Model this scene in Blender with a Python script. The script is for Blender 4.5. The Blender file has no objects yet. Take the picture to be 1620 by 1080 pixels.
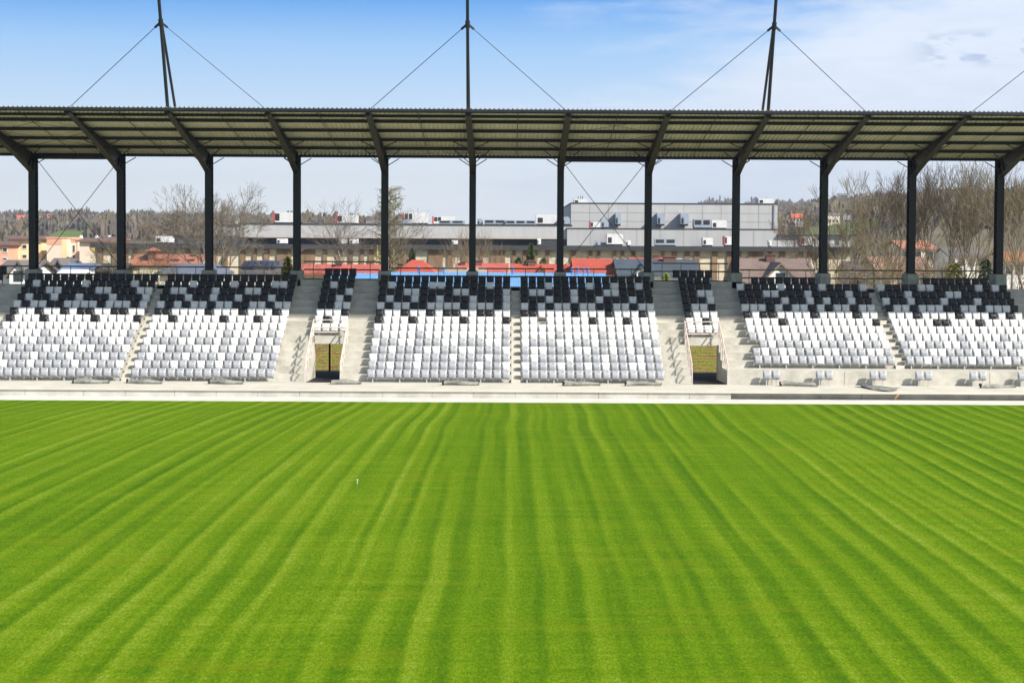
import bpy, math, random
from mathutils import Vector, Matrix
random.seed(7)
SC = bpy.context.scene
COL = SC.collection
R = math.radians

# ------------------------------------------------------------------ camera
F = 2740.0; CAMH = 8.2; PITCH = math.atan(110/F); YAW = math.atan(6/F); ROLL = 0.0053; SHIFT = -45/1620
cam = bpy.data.cameras.new('camera'); cam_o = bpy.data.objects.new('camera', cam); COL.objects.link(cam_o)
cam.sensor_width = 36; cam.lens = F/1620*36; cam.shift_y = SHIFT; cam.clip_start = 0.5; cam.clip_end = 9000
ROT = Matrix.Rotation(-YAW, 3, 'Z') @ Matrix.Rotation(math.pi/2-PITCH, 3, 'X') @ Matrix.Rotation(ROLL, 3, 'Z')
cam_o.matrix_world = Matrix.Translation((0, 0, CAMH)) @ ROT.to_4x4()
SC.camera = cam_o

def P(px, py, Y):
    """world point seen at photo pixel (1620x1080) at distance Y"""
    d = ROT @ Vector(((px-810)/F, (540-py-45)/F, -1))
    return Vector((d.x/d.y*Y, Y, CAMH + d.z/d.y*Y))

# ------------------------------------------------------------------ light
SUN_DIR = Vector((-1.35, 1.0, -1.31)).normalized()      # direction the light travels
elev = math.asin(-SUN_DIR.z); azim = math.atan2(-SUN_DIR.x, -SUN_DIR.y)
sun = bpy.data.lights.new('sun', 'SUN'); sun.energy = 5.0; sun.angle = R(0.5); sun.color = (1, .95, .87)
sun_o = bpy.data.objects.new('sun', sun); COL.objects.link(sun_o)
sun_o.rotation_euler = SUN_DIR.to_track_quat('-Z', 'Y').to_euler(); sun_o.location = (0, 0, 200)
SC.view_settings.view_transform = 'Standard'; SC.view_settings.look = 'None'
SC.view_settings.exposure = 0.58; SC.view_settings.gamma = 1

W = bpy.data.worlds.new('World'); SC.world = W; W.use_nodes = True
nt = W.node_tree; nt.nodes.clear()
def N(t, typ, **kw):
    n = t.nodes.new(typ)
    for k, v in kw.items():
        if k == 'inp':
            for a, b in v.items(): n.inputs[a].default_value = b
        else: setattr(n, k, v)
    return n
def math_(t, op, a, b=None, c=None, clamp=False):
    n = t.nodes.new('ShaderNodeMath'); n.operation = op; n.use_clamp = clamp
    for i, x in enumerate((a, b, c)):
        if x is None: continue
        if isinstance(x, (int, float)): n.inputs[i].default_value = x
        else: t.links.new(x, n.inputs[i])
    return n.outputs[0]
def mix_(t, fac, a, b, mode='MIX'):
    n = t.nodes.new('ShaderNodeMix'); n.data_type = 'RGBA'; n.blend_type = mode
    for i, x in ((0, fac), (6, a), (7, b)):
        if isinstance(x, (int, float)): n.inputs[i].default_value = x
        elif isinstance(x, tuple): n.inputs[i].default_value = (*x[:3], 1)
        else: t.links.new(x, n.inputs[i])
    return n.outputs[2]
def ramp_(t, fac, stops, interp='LINEAR'):
    n = t.nodes.new('ShaderNodeValToRGB'); cr = n.color_ramp; cr.interpolation = interp
    while len(cr.elements) < len(stops): cr.elements.new(0.5)
    for e, (p, c) in zip(cr.elements, stops):
        e.position = p; e.color = (*c, 1) if isinstance(c, tuple) else (c, c, c, 1)
    t.links.new(fac, n.inputs[0]); return n.outputs[0]
def smooth_(t, v, lo, hi):
    n = t.nodes.new('ShaderNodeMapRange'); n.interpolation_type = 'SMOOTHSTEP'
    n.inputs[1].default_value = lo; n.inputs[2].default_value = hi
    t.links.new(v, n.inputs[0]); return n.outputs[0]

sky = N(nt, 'ShaderNodeTexSky', sky_type='NISHITA', sun_disc=False, sun_elevation=elev, sun_rotation=azim, air_density=1.0, dust_density=1.0, ozone_density=1.5)
SKY_K = 0.10; HAZE = .00014
tc = N(nt, 'ShaderNodeTexCoord'); sep = N(nt, 'ShaderNodeSeparateXYZ'); nt.links.new(tc.outputs['Generated'], sep.inputs[0])
X_, Y_, Z_ = sep.outputs
zr = smooth_(nt, Z_, 0.0, 0.16); zl = N(nt, 'ShaderNodeMapRange', inp={1: 0.0, 2: 0.16}); nt.links.new(Z_, zl.inputs[0])
low = ramp_(nt, zl.outputs[0], [(0.0, (.95, .98, .98)), (.25, (.83, .90, .96)), (.48, (.55, .72, .92)), (.70, (.33, .57, .89)), (.86, (.12, .37, .82)), (1.0, (.06, .27, .75))])
# clouds: thin sheets in the lower sky, thickest to the right
def warp_coord(sx, sy, sz, loc=(0, 0, 0)):
    m = N(nt, 'ShaderNodeMapping'); m.inputs['Scale'].default_value = (sx, sy, sz); m.inputs['Location'].default_value = loc
    nt.links.new(tc.outputs['Generated'], m.inputs[0]); return m.outputs[0]
def noise_(t, vec, scale, detail=5, rough=.55, dist=0):
    n = N(t, 'ShaderNodeTexNoise', inp={'Scale': scale, 'Detail': detail, 'Roughness': rough, 'Distortion': dist})
    if vec is not None: t.links.new(vec, n.inputs['Vector'])
    return n.outputs[0]
n1 = noise_(nt, warp_coord(1, 1, 4.0, (3.1, 0, .4)), 4.0, 8, .6, .3)
n2 = noise_(nt, warp_coord(1, 1, 5.0, (9, 2, 0)), 14.0, 8, .6, .2)
bias = math_(nt, 'ADD', math_(nt, 'MULTIPLY', X_, 2.9), math_(nt, 'ADD', math_(nt, 'MULTIPLY', Z_, -3.4), .12))
cl = math_(nt, 'ADD', math_(nt, 'ADD', bias, math_(nt, 'MULTIPLY', math_(nt, 'SUBTRACT', n1, .5), 1.7)), math_(nt, 'MULTIPLY', math_(nt, 'SUBTRACT', n2, .5), .5))
clm = smooth_(nt, cl, -0.16, 0.30)
fin = N(nt, 'ShaderNodeMapRange', inp={1: .10, 2: .5}); fin.interpolation_type = 'SMOOTHSTEP'; nt.links.new(Z_, fin.inputs[0])
cloudcol = mix_(nt, smooth_(nt, n2, .35, .7), (.76, .83, .94), (.68, .76, .90))
skylow = mix_(nt, math_(nt, 'MULTIPLY', clm, .94), low, cloudcol)
# small grey cloud wisps high on the right
n3 = noise_(nt, warp_coord(1, 1, 3.2, (1, 5, 0)), 30.0, 5, .55, .2)
wx = math_(nt, 'MULTIPLY', smooth_(nt, X_, .215, .245), math_(nt, 'MULTIPLY', smooth_(nt, Z_, .096, .104), math_(nt, 'SUBTRACT', 1.0, smooth_(nt, Z_, .112, .122))))
wm = math_(nt, 'MULTIPLY', wx, smooth_(nt, n3, .46, .56))
skylow = mix_(nt, math_(nt, 'MULTIPLY', wm, .9), skylow, (.44, .54, .75))
hi = mix_(nt, 1.0, sky.outputs[0], (SKY_K,)*3, 'MULTIPLY')
lowd = mix_(nt, 1.0, skylow, (.78,)*3, 'MULTIPLY')
final = mix_(nt, smooth_(nt, Z_, .16, .35), lowd, hi)
bg = N(nt, 'ShaderNodeBackground', inp={'Strength': 1.0/1.0}); nt.links.new(final, bg.inputs[0])
wo = N(nt, 'ShaderNodeOutputWorld'); nt.links.new(bg.outputs[0], wo.inputs[0])

# ------------------------------------------------------------------ materials
def material(name, col, rough=.7, var=.15, scale=1.5, spec=.3, bump=0.0, bscale=20, metal=0.0, col2=None, stretch=(1, 1, 1), coords='Object'):
    m = bpy.data.materials.new(name); m.use_nodes = True; t = m.node_tree; b = t.nodes['Principled BSDF']
    b.inputs['Roughness'].default_value = rough; b.inputs['Specular IOR Level'].default_value = spec; b.inputs['Metallic'].default_value = metal
    c = N(t, 'ShaderNodeTexCoord'); mp = N(t, 'ShaderNodeMapping'); mp.inputs['Scale'].default_value = stretch
    t.links.new(c.outputs[coords], mp.inputs[0])
    n = noise_(t, mp.outputs[0], scale, 6, .6)
    c2 = col2 or tuple(x*(1-var*2) for x in col); c1 = tuple(min(1, x*(1+var*.6)) for x in col)
    out = ramp_(t, n, [(.3, c2), (.65, c1)])
    t.links.new(out, b.inputs['Base Color'])
    if bump:
        nb = noise_(t, mp.outputs[0], bscale, 4, .6); bp = N(t, 'ShaderNodeBump', inp={'Strength': bump, 'Distance': .02})
        t.links.new(nb, bp.inputs['Height']); t.links.new(bp.outputs[0], b.inputs['Normal'])
    return m
MT = {}
def mat(name, *a, **k):
    if name not in MT: MT[name] = material(name, *a, **k)
    return MT[name]
concrete = mat('concrete', (.50, .48, .43), .9, .12, .9, .2, .25, 12, col2=(.36, .345, .30))
concrete_stand = mat('stand_concrete', (.54, .515, .445), .9, .1, 1.1, .2, .2, 12, col2=(.38, .36, .30))
concrete_light = mat('pale_concrete', (.56, .53, .455), .9, .1, .7, .2, .15, 14, col2=(.50, .475, .40))
concrete_ped = mat('pedestal_concrete', (.34, .35, .31), .9, .15, 2.5, .2, .2, 12)
steel = mat('dark_steel', (.017, .020, .026), .5, .15, 1.0, .3)
galv = mat('primed_railing', (.62, .52, .46), .5, .1, 3, .4)
timber = mat('brown_rail', (.24, .16, .07), .7, .25, 1.2, .3)
white_pl = mat('white_plastic', (.76, .76, .75), .45, .05, 1.2, .4)
grey_pl = mat('grey_plastic', (.37, .38, .40), .45, .06, 4, .4)
black_pl = mat('black_plastic', (.016, .016, .018), .42, .1, 4, .4)
seat_metal = mat('seat_rail_metal', (.45, .45, .45), .5, .1, 3, .4)
tarp = mat('tarp_cloth', (.26, .26, .225), .9, .25, 3, .2, .5, 9)
tarp_dark = mat('tarp_inside', (.04, .04, .04), .9, .3, 6, .2)
floor_mat = mat('shade_black_floor', (.010, .010, .016), .7, .2, 2, .3)  # asphalt made near-black, with the tunnel's shade put into its colour
white_paint = mat('white_paint', (.78, .77, .75), .6, .08, 1, .3)
glass_dark = mat('window_glass', (.04, .05, .06), .15, .3, .5, .5)

# ------------------------------------------------------------------ mesh builder
class MB:
    def __init__(s): s.v = []; s.f = []; s.m = []
    def add(s, vs, fs, mi=0):
        o = len(s.v); s.v += [tuple(p) for p in vs]
        for f in fs: s.f.append(tuple(i+o for i in f)); s.m.append(mi)
    def box(s, x0, x1, y0, y1, z0, z1, mi=0):
        s.add([(x0, y0, z0), (x1, y0, z0), (x1, y1, z0), (x0, y1, z0), (x0, y0, z1), (x1, y0, z1), (x1, y1, z1), (x0, y1, z1)],
              [(0, 3, 2, 1), (4, 5, 6, 7), (0, 1, 5, 4), (1, 2, 6, 5), (2, 3, 7, 6), (3, 0, 4, 7)], mi)
        return s
    def prism(s, prof, x0, x1, mi=0):          # profile of (y,z), extruded along x
        n = len(prof)
        vs = [(x0, y, z) for y, z in prof] + [(x1, y, z) for y, z in prof]
        fs = [tuple(range(n)), tuple(range(2*n-1, n-1, -1))]
        fs += [(i, i+n, (i+1) % n+n, (i+1) % n) for i in range(n)]
        s.add(vs, fs, mi); return s
    def prism_z(s, prof, z0, z1, mi=0):        # profile of (x,y)
        n = len(prof)
        vs = [(x, y, z0) for x, y in prof] + [(x, y, z1) for x, y in prof]
        fs = [tuple(range(n-1, -1, -1)), tuple(range(n, 2*n))]
        fs += [(i, (i+1) % n, (i+1) % n+n, i+n) for i in range(n)]
        s.add(vs, fs, mi); return s
    def prism_y(s, prof, y0, y1, mi=0):        # profile of (x,z)
        n = len(prof)
        vs = [(x, y0, z) for x, z in prof] + [(x, y1, z) for x, z in prof]
        fs = [tuple(range(n)), tuple(range(2*n-1, n-1, -1))]
        fs += [(i, i+n, (i+1) % n+n, (i+1) % n) for i in range(n)]
        s.add(vs, fs, mi); return s
    def tube(s, p, q, r0, r1=None, n=6, mi=0, cap=True):
        p = Vector(p); q = Vector(q); r1 = r0 if r1 is None else r1
        d = (q-p)
        if d.length < 1e-6: return s
        d.normalize(); a = d.orthogonal().normalized(); b = d.cross(a)
        vs = []
        for c, r in ((p, r0), (q, r1)):
            for i in range(n):
                t = 2*math.pi*i/n; vs.append(c + a*math.cos(t)*r + b*math.sin(t)*r)
        fs = [(i, (i+1) % n, (i+1) % n+n, i+n) for i in range(n)]
        if cap: fs += [tuple(range(n-1, -1, -1)), tuple(range(n, 2*n))]
        s.add(vs, fs, mi); return s
    def path(s, pts, r, n=6, mi=0):
        for a, b in zip(pts, pts[1:]): s.tube(a, b, r, r, n, mi)
        return s
    def bar(s, p, q, w, h, mi=0, up=(0, 0, 1)):  # rectangular bar
        p = Vector(p); q = Vector(q); d = (q-p).normalized(); u = Vector(up)
        a = d.cross(u)
        a = a.normalized() if a.length > 1e-4 else Vector((1, 0, 0))
        b = a.cross(d).normalized()
        vs = []
        for c in (p, q):
            for sx, sz in ((-1, -1), (1, -1), (1, 1), (-1, 1)): vs.append(c + a*sx*w/2 + b*sz*h/2)
        s.add(vs, [(0, 1, 5, 4), (1, 2, 6, 5), (2, 3, 7, 6), (3, 0, 4, 7), (3, 2, 1, 0), (4, 5, 6, 7)], mi); return s
    def sheet(s, prof, x0, x1, t, ny=(0, 1)):    # not used for scored geometry
        pass
    def build(s, name, mats, parent=None, smooth=False, loc=None):
        me = bpy.data.meshes.new(name); me.from_pydata(s.v, [], s.f)
        if not isinstance(mats, (list, tuple)): mats = [mats]
        for m in mats: me.materials.append(m)
        if len(mats) > 1: me.polygons.foreach_set('material_index', s.m)
        if smooth: me.polygons.foreach_set('use_smooth', [True]*len(s.f))
        me.update()
        o = bpy.data.objects.new(name, me); COL.objects.link(o)
        if parent: o.parent = parent
        if loc: o.location = loc
        return o
def tag(o, label, cat, group=None, kind=None):
    if label: o['label'] = label
    if cat: o['category'] = cat
    if group: o['group'] = group
    if kind: o['kind'] = kind
    return o
def struct(o, label=None, kind='structure'):
    o['kind'] = kind
    if label: o['label'] = label
    return o
def thing(name, label, cat, loc=(0, 0, 0), group=None, rz=0):
    o = bpy.data.objects.new(name, None); COL.objects.link(o); o.location = loc; o.rotation_euler = (0, 0, rz)
    o.empty_display_size = .2
    return tag(o, label, cat, group)
def world_parent(parent):
    """children given in world coordinates: shift mesh so that it sits under a placed parent"""
    return Vector(parent.location)
def wb(mb, name, mats, parent, smooth=False):
    """build a world-coordinate mesh under a placed, unrotated parent"""
    L = Vector(parent.location); mb.v = [(x-L.x, y-L.y, z-L.z) for x, y, z in mb.v]
    return mb.build(name, mats, parent, smooth)

# ------------------------------------------------------------------ ground, hills
def ground_z(Y):
    pts = [(-200, -.05), (109, -.05), (118, -.68), (120, -.6), (130, 3.0), (134, 3.1), (150, 1.6), (200, .3), (260, 0), (9000, 0)]
    for (a, za), (b, zb) in zip(pts, pts[1:]):
        if a <= Y <= b: return za+(zb-za)*(Y-a)/(b-a)
    return 0
def ground_mat():
    m = bpy.data.materials.new('meadow_ground'); m.use_nodes = True; t = m.node_tree; b = t.nodes['Principled BSDF']
    b.inputs['Roughness'].default_value = .95; b.inputs['Specular IOR Level'].default_value = .1
    c = N(t, 'ShaderNodeTexCoord')
    n = noise_(t, c.outputs['Object'], .9, 8, .7); n2 = noise_(t, c.outputs['Object'], 6, 6, .7)
    base = ramp_(t, n, [(.36, (.16, .10, .04)), (.47, (.25, .20, .06)), (.55, (.17, .17, .03)), (.68, (.22, .24, .05))])
    spot = mix_(t, smooth_(t, n2, .50, .62), base, (.10, .07, .03))
    t.links.new(spot, b.inputs['Base Color']); return m
gm = MB(); ys = [-200, 0, 60, 109, 112, 115, 118, 120, 122, 124, 126, 128, 130, 134, 140, 150, 170, 200, 260, 400, 700, 1500, 3000, 8000]
xs = [-7000, -2000, -600, -200, -60, -20, 0, 20, 60, 200, 600, 2000, 7000]
gm.add([(x, y, ground_z(y)) for y in ys for x in xs], [(j*len(xs)+i, j*len(xs)+i+1, (j+1)*len(xs)+i+1, (j+1)*len(xs)+i) for j in range(len(ys)-1) for i in range(len(xs)-1)])
struct(gm.build('ground', ground_mat()))

SKYL = [(-900, 352), (-200, 351), (0, 351), (100, 349), (230, 348), (400, 354), (480, 350), (560, 349), (640, 352), (720, 360), (880, 360), (1000, 346), (1120, 330), (1230, 328), (1300, 326), (1345, 318), (1390, 309), (1470, 305), (1560, 306), (1650, 304), (1900, 300), (2600, 300)]
def skyl(px):
    for (a, ya), (b, yb) in zip(SKYL, SKYL[1:]):
        if a <= px <= b: t = (px-a)/(b-a); return ya+(yb-ya)*t
    return 345
def hill_z(px, Y):
    ridge = CAMH+(385-skyl(px))*3000/F
    t = max(0, min(1, (Y-700)/2300))
    s = t**.72
    z = ridge*s - 1.0
    z += 3*math.sin(px*.021+Y*.003)*min(1, t*3)
    if Y > 3000: z -= (Y-3000)*.03
    return z
hm = MB(); hx = list(range(-900, 2601, 35)); hy = [700, 770, 850, 950, 1060, 1180, 1320, 1480, 1660, 1860, 2100, 2350, 2600, 2850, 3000, 3200, 3700, 4600]
hm.add([((px-804)/F*Y, Y, hill_z(px, Y)-(.0 if Y > 700 else 2)) for Y in hy for px in hx],
       [(j*len(hx)+i, j*len(hx)+i+1, (j+1)*len(hx)+i+1, (j+1)*len(hx)+i) for j in range(len(hy)-1) for i in range(len(hx)-1)])
struct(hm.build('hills', mat('hillside_soil', (.15, .12, .075), .95, .25, .02, .1, col2=(.085, .08, .045)), smooth=True))
FIELDS = [('meadow', 76, 140, 950, 1240, (.14, .195, .05), 'bright green meadow on the left hillside'),
          ('meadow', 1252, 1392, 900, 1110, (.14, .185, .055), 'green meadow below the houses on the right hillside'),
          ('meadow', 1362, 1475, 2616, 3000, (.17, .19, .06), 'pale field on top of the right hill'),
          ('meadow', 470, 590, 2616, 3000, (.16, .20, .07), 'pale green field on the ridge above the factory'),
          ('meadow', 205, 265, 2729, 3000, (.33, .27, .17), 'bare sandy field on the left ridge')]
for nm, a, b, y0, y1, c, lb in FIELDS:
    fm = MB(); nx, ny = 12, 6
    vs = []
    for j in range(ny+1):
        for i in range(nx+1):
            uu, vv = 2*i/nx-1, 2*j/ny-1; px = (a+b)/2+(b-a)/2*uu*math.sqrt(max(0, 1-vv*vv*.62)); Y = (y0+y1)/2+(y1-y0)/2*vv*math.sqrt(max(0, 1-uu*uu*.62))
            px += 5*math.sin(j*1.7+a); Y += 16*math.sin(i*1.3)
            vs.append(((px-804)/F*Y, Y, hill_z(px, Y)+.8))
    fm.add(vs, [(j*(nx+1)+i, j*(nx+1)+i+1, (j+1)*(nx+1)+i+1, (j+1)*(nx+1)+i) for j in range(ny) for i in range(nx)])
    struct(fm.build('field', mat('field%d' % a, c, .95, .2, .05, .1), smooth=True), lb)
def in_field(px, Y):
    return any(((px-(a+b)/2)/((b-a)/2))**2*.8+((Y-(y0+y1)/2)/((y1-y0)/2))**2*.8 < 1 for _, a, b, y0, y1, c, l in FIELDS)
# woodland: one far-off mass of small ragged crowns
wood_mats = [mat('bare_wood_brown', (.185, .14, .095), .95, .2, .05, .05), mat('bare_wood_grey', (.17, .145, .12), .95, .2, .05, .05),
             mat('budding_wood', (.165, .145, .085), .95, .2, .05, .05), mat('pine_wood', (.055, .07, .038), .95, .2, .05, .05), mat('birch_wood', (.30, .25, .19), .95, .2, .05, .05)]
wm_ = MB(); rnd = random.Random(11)
def wood_tree(px, Y, h, mi, big=1):
    x = (px-804)/F*Y; z = hill_z(px, Y)-.5
    w = h*rnd.uniform(.28, .42)*big
    n = 13
    for k in range(n):
        a = rnd.uniform(0, 6.28); rr = w*math.sqrt(rnd.random())
        hh = h*(1-.45*(rr/w)**2)*rnd.uniform(.75, 1.05)
        if mi == 3: hh = h*(1-.8*rr/w)*rnd.uniform(.85, 1.1)
        bx, by = x+math.cos(a)*rr, Y+math.sin(a)*rr
        z0 = z+hh*rnd.uniform(0, .5); ww = rnd.uniform(.35, 1.1)*(1.3 if mi != 4 else .5)
        th = rnd.uniform(-.9, .9); cx, cy = math.cos(th)*ww, math.sin(th)*ww
        wm_.add([(bx-cx*.5, by-cy*.5, z0), (bx+cx*.5, by+cy*.5, z0), (bx+cx*1.3+rnd.uniform(-.5, .5), by+cy, z+hh*rnd.uniform(.72, .93)), (bx+rnd.uniform(-.6, .6), by, z+hh*.97), (bx-cx*1.3, by-cy, z+hh*rnd.uniform(.7, .92))], [(0, 1, 2, 3, 4)], mi)
CLEAR = [(72, 144, 700, 960), (1248, 1396, 700, 905), (1248, 1355, 1080, 1150), (60, 95, 1500, 1860), (24, 40, 1600, 1900), (245, 255, 1350, 1600), (370, 384, 1200, 1500), (470, 600, 2350, 2650)]
def visible_wood(px): return not (655 < px < 890)
cnt = 0
while cnt < 12000:
    px = rnd.uniform(-60, 1680); Y = 900+2100*rnd.random()**.75
    if not visible_wood(px) or in_field(px, Y) or any(a < px < b and c < Y < d for a, b, c, d in CLEAR): continue
    if 1000 < px < 1215 and Y < 2600: continue
    if Y > 2750 and (200 < px < 270 or 470 < px < 600) : continue
    if Y > 2500 and 1350 < px < 1480 and rnd.random() < .8: continue
    clump = math.sin(px*.035+Y*.011)+math.sin(px*.013-Y*.017+2)
    pine = (-.2 < math.sin(px*.05+Y*.02) < .1) and (px > 1200 or 70 < px < 110) and rnd.random() < .4
    mi = 3 if pine else (0 if clump > .3 else 1 if clump > -.6 else 2)
    if rnd.random() < .15: mi = rnd.choice((0, 1, 1, 2, 4))
    wood_tree(px, Y, (rnd.uniform(5.5, 10.5) if rnd.random() < .93 else rnd.uniform(11, 16)) * (1.2 if mi == 3 else 1), mi); cnt += 1
for k in range(26): wood_tree(rnd.uniform(207, 246), 3000, rnd.uniform(12, 19), 3)
for k in range(8): wood_tree(rnd.uniform(128, 148), rnd.uniform(2300, 2500), rnd.uniform(14, 20), 0, 1.3)
for k in range(46): wood_tree(1030+rnd.choice((0, 45, 85, 118, 168, 180))+rnd.uniform(-11, 11), 2900, rnd.uniform(14, 25), 1)
struct(wm_.build('woodland', wood_mats), 'brown bare woodland covering the far hillsides', 'stuff')

# ------------------------------------------------------------------ pitch
def grass_mat():
    m = bpy.data.materials.new('striped_turf'); m.use_nodes = True; t = m.node_tree; b = t.nodes['Principled BSDF']
    b.inputs['Roughness'].default_value = .85; b.inputs['Specular IOR Level'].default_value = .05
    c = N(t, 'ShaderNodeTexCoord'); s = N(t, 'ShaderNodeSeparateXYZ'); t.links.new(c.outputs['Object'], s.inputs[0]); X, Y, Z = s.outputs
    def mp(sx, sy, loc=(0, 0, 0)):
        q = N(t, 'ShaderNodeMapping'); q.inputs['Scale'].default_value = (sx, sy, 1); q.inputs['Location'].default_value = loc
        t.links.new(c.outputs['Object'], q.inputs[0]); return q.outputs[0]
    def nz(vec, sc, de, ro, k):
        return math_(t, 'MULTIPLY', math_(t, 'SUBTRACT', noise_(t, vec, sc, de, ro), .5), k)
    wob = nz(mp(.35, 1), .05, 2, .5, .9); wob2 = nz(mp(.5, 1, (7, 0, 0)), .20, 3, .55, .13)
    left = math_(t, 'SUBTRACT', 1.0, smooth_(t, X, -14, 2))
    bend = math_(t, 'MULTIPLY', math_(t, 'MULTIPLY', smooth_(t, Y, 54, 90), left), -1.8)
    bend2 = math_(t, 'MULTIPLY', smooth_(t, Y, 80, 93), math_(t, 'MULTIPLY', left, -1.2))
    u = math_(t, 'ADD', math_(t, 'ADD', X, wob), math_(t, 'ADD', wob2, math_(t, 'ADD', bend, bend2)))
    def wave(period, ph, sharp):
        w = math_(t, 'SINE', math_(t, 'ADD', math_(t, 'MULTIPLY', u, 2*math.pi/period), ph))
        return math_(t, 'MAXIMUM', math_(t, 'MINIMUM', math_(t, 'MULTIPLY', w, sharp), 1.0), -1.0)
    sn = wave(.95, .6, 1.8); sn2 = wave(.475, 1.0, 1.3); sn3 = wave(1.9, 2.0, 1.2)
    cu = N(t, 'ShaderNodeCombineXYZ'); t.links.new(u, cu.inputs[0]); t.links.new(math_(t, 'MULTIPLY', Y, .035), cu.inputs[1])
    amp = smooth_(t, noise_(t, cu.outputs[0], .55, 3, .6), .34, .62); amp2 = smooth_(t, noise_(t, cu.outputs[0], .8, 2, .5), .42, .62)
    st = math_(t, 'ADD', math_(t, 'MULTIPLY', math_(t, 'MULTIPLY', sn, amp), .30), math_(t, 'MULTIPLY', math_(t, 'MULTIPLY', sn2, amp2), .17))
    st = math_(t, 'ADD', st, math_(t, 'MULTIPLY', sn3, .03))
    for q in (nz(cu.outputs[0], 2.6, 3, .6, .6), nz(cu.outputs[0], .12, 2, .5, .9), nz(mp(.12, 1.9), 1.0, 4, .7, .85), nz(mp(.35, 1.0, (3, 3, 0)), .16, 4, .6, .55),
              nz(mp(1.3, .8, (5, 1, 0)), 1.7, 5, .75, .9), nz(mp(9, 2.6), 1.6, 3, .8, 2.6), nz(mp(26, 5), 1.6, 2, .9, 2.4)):
        st = math_(t, 'ADD', st, q)
    v = math_(t, 'ADD', math_(t, 'MULTIPLY', st, .5), .46)
    col = ramp_(t, v, [(0.0, (.034, .096, .000)), (.35, (.070, .148, .000)), (.55, (.112, .196, .000)), (.8, (.172, .248, .012)), (1.0, (.24, .31, .06))])
    yel = smooth_(t, noise_(t, mp(.5, 1.6, (11, 5, 0)), .35, 5, .6), .52, .74)
    col = mix_(t, math_(t, 'MULTIPLY', yel, .42), col, (.165, .19, .004))
    t.links.new(col, b.inputs['Base Color'])
    bp = N(t, 'ShaderNodeBump', inp={'Strength': .35, 'Distance': .03}); t.links.new(noise_(t, mp(1, 1), 26, 3, .7), bp.inputs['Height']); t.links.new(bp.outputs[0], b.inputs['Normal'])
    return m
pm = MB(); pm.add([(-70, 8, 0), (70, 8, 0), (70, 89.1, 0), (-70, 89.1, 0)], [(0, 1, 2, 3)])
struct(pm.build('pitch', grass_mat()))
pm = MB().box(-70, 70, 89.1, 91.75, -.2, .02)
struct(pm.build('path', mat('white_path', (.62, .60, .54), .9, .1, .5, .2, .1, 12, col2=(.53, .51, .45))))
# marker peg on the turf
pk = P(565, 765, 1); pY = CAMH/(CAMH-pk.z)*1; pk = P(565, 765, pY)
peg = thing('marker_peg', 'small white marker peg with a square top standing in the turf', 'peg', (pk.x, pk.y, 0))
MB().tube((0, 0, 0), (.015, 0, .13), .013, .013, 8).build('stem', MT['white_path'], peg)
MB().box(-.02, .04, -.02, .02, .128, .158).build('cap', MT['white_path'], peg)

# ------------------------------------------------------------------ grandstand
Z0 = .46; RISE = .388; TREAD = .8
def rowY(n): return 95.55+TREAD*(n-1)          # front edge of tread n
def rowZ(n): return Z0+RISE*(n-1)
TL = (-11.2, -9.35); TR = (10.27, 12.14)
XL, XR = -40, 42
YB = 108.4
stand = thing('grandstand', 'long pale concrete grandstand terrace with two tunnels', 'grandstand', (0, 96, 0))
def profile(rows, front=91.9, first=1, top=14, zb=-.2, ledge=True):
    p = []
    if ledge: p += [(front, zb), (front, Z0)]
    for n in range(2, top+1):
        z0 = rowZ(n-1); z1 = rowZ(n)
        p += [(rowY(n), z0), (rowY(n), z1)]
    p += [(YB, rowZ(top)), (YB, zb)]
    return p
def seg(mb, x0, x1, wall=False, top=14, cut=False):
    if wall:
        p = [(91.9, -.2), (91.9, Z0), (95.6, Z0), (95.6, rowZ(3))]
        for n in range(4, top+1): p += [(rowY(n), rowZ(n-1)), (rowY(n), rowZ(n))]
        p += [(YB, rowZ(top)), (YB, -.2)]
    else: p = profile(0, top=top)
    if cut: p = p[:-1]+[(YB, 2.34), (100.6, 2.34), (100.6, -.2)]
    mb.prism(p, x0, x1)
mb = MB()
seg(mb, XL, -38); seg(mb, -38, -13.0); seg(mb, -13.0, TL[0], top=15, cut=True); seg(mb, TL[1], -7.8, top=15, cut=True); seg(mb, -7.8, 8.75); seg(mb, 8.75, TR[0], top=15, cut=True); seg(mb, TR[1], 14.6, True, 15, cut=True); seg(mb, 14.6, XR, True)
for a, b in (TL, TR):                             # the terrace bridging each tunnel
    p = [(rowY(7)-.25, 2.34), (rowY(7)-.25, rowZ(7))]
    for n in range(8, 16): p += [(rowY(n), rowZ(n-1)), (rowY(n), rowZ(n))]
    p += [(YB, rowZ(15)), (YB, 2.34)]
    mb.prism(p, a, b)
    mb.box(a, b, 91.9, 95.6, -.2, Z0)
wb(mb, 'terrace', concrete_stand, stand)
for i in range(0):
    pass
mb = MB()
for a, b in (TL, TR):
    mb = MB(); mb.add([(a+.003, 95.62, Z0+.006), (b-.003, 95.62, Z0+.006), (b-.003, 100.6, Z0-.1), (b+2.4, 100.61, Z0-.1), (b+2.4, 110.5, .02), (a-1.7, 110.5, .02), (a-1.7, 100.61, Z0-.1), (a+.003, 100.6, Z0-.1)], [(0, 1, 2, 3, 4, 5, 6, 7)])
    wb(mb, 'tunnel_floor', floor_mat, stand)
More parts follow.
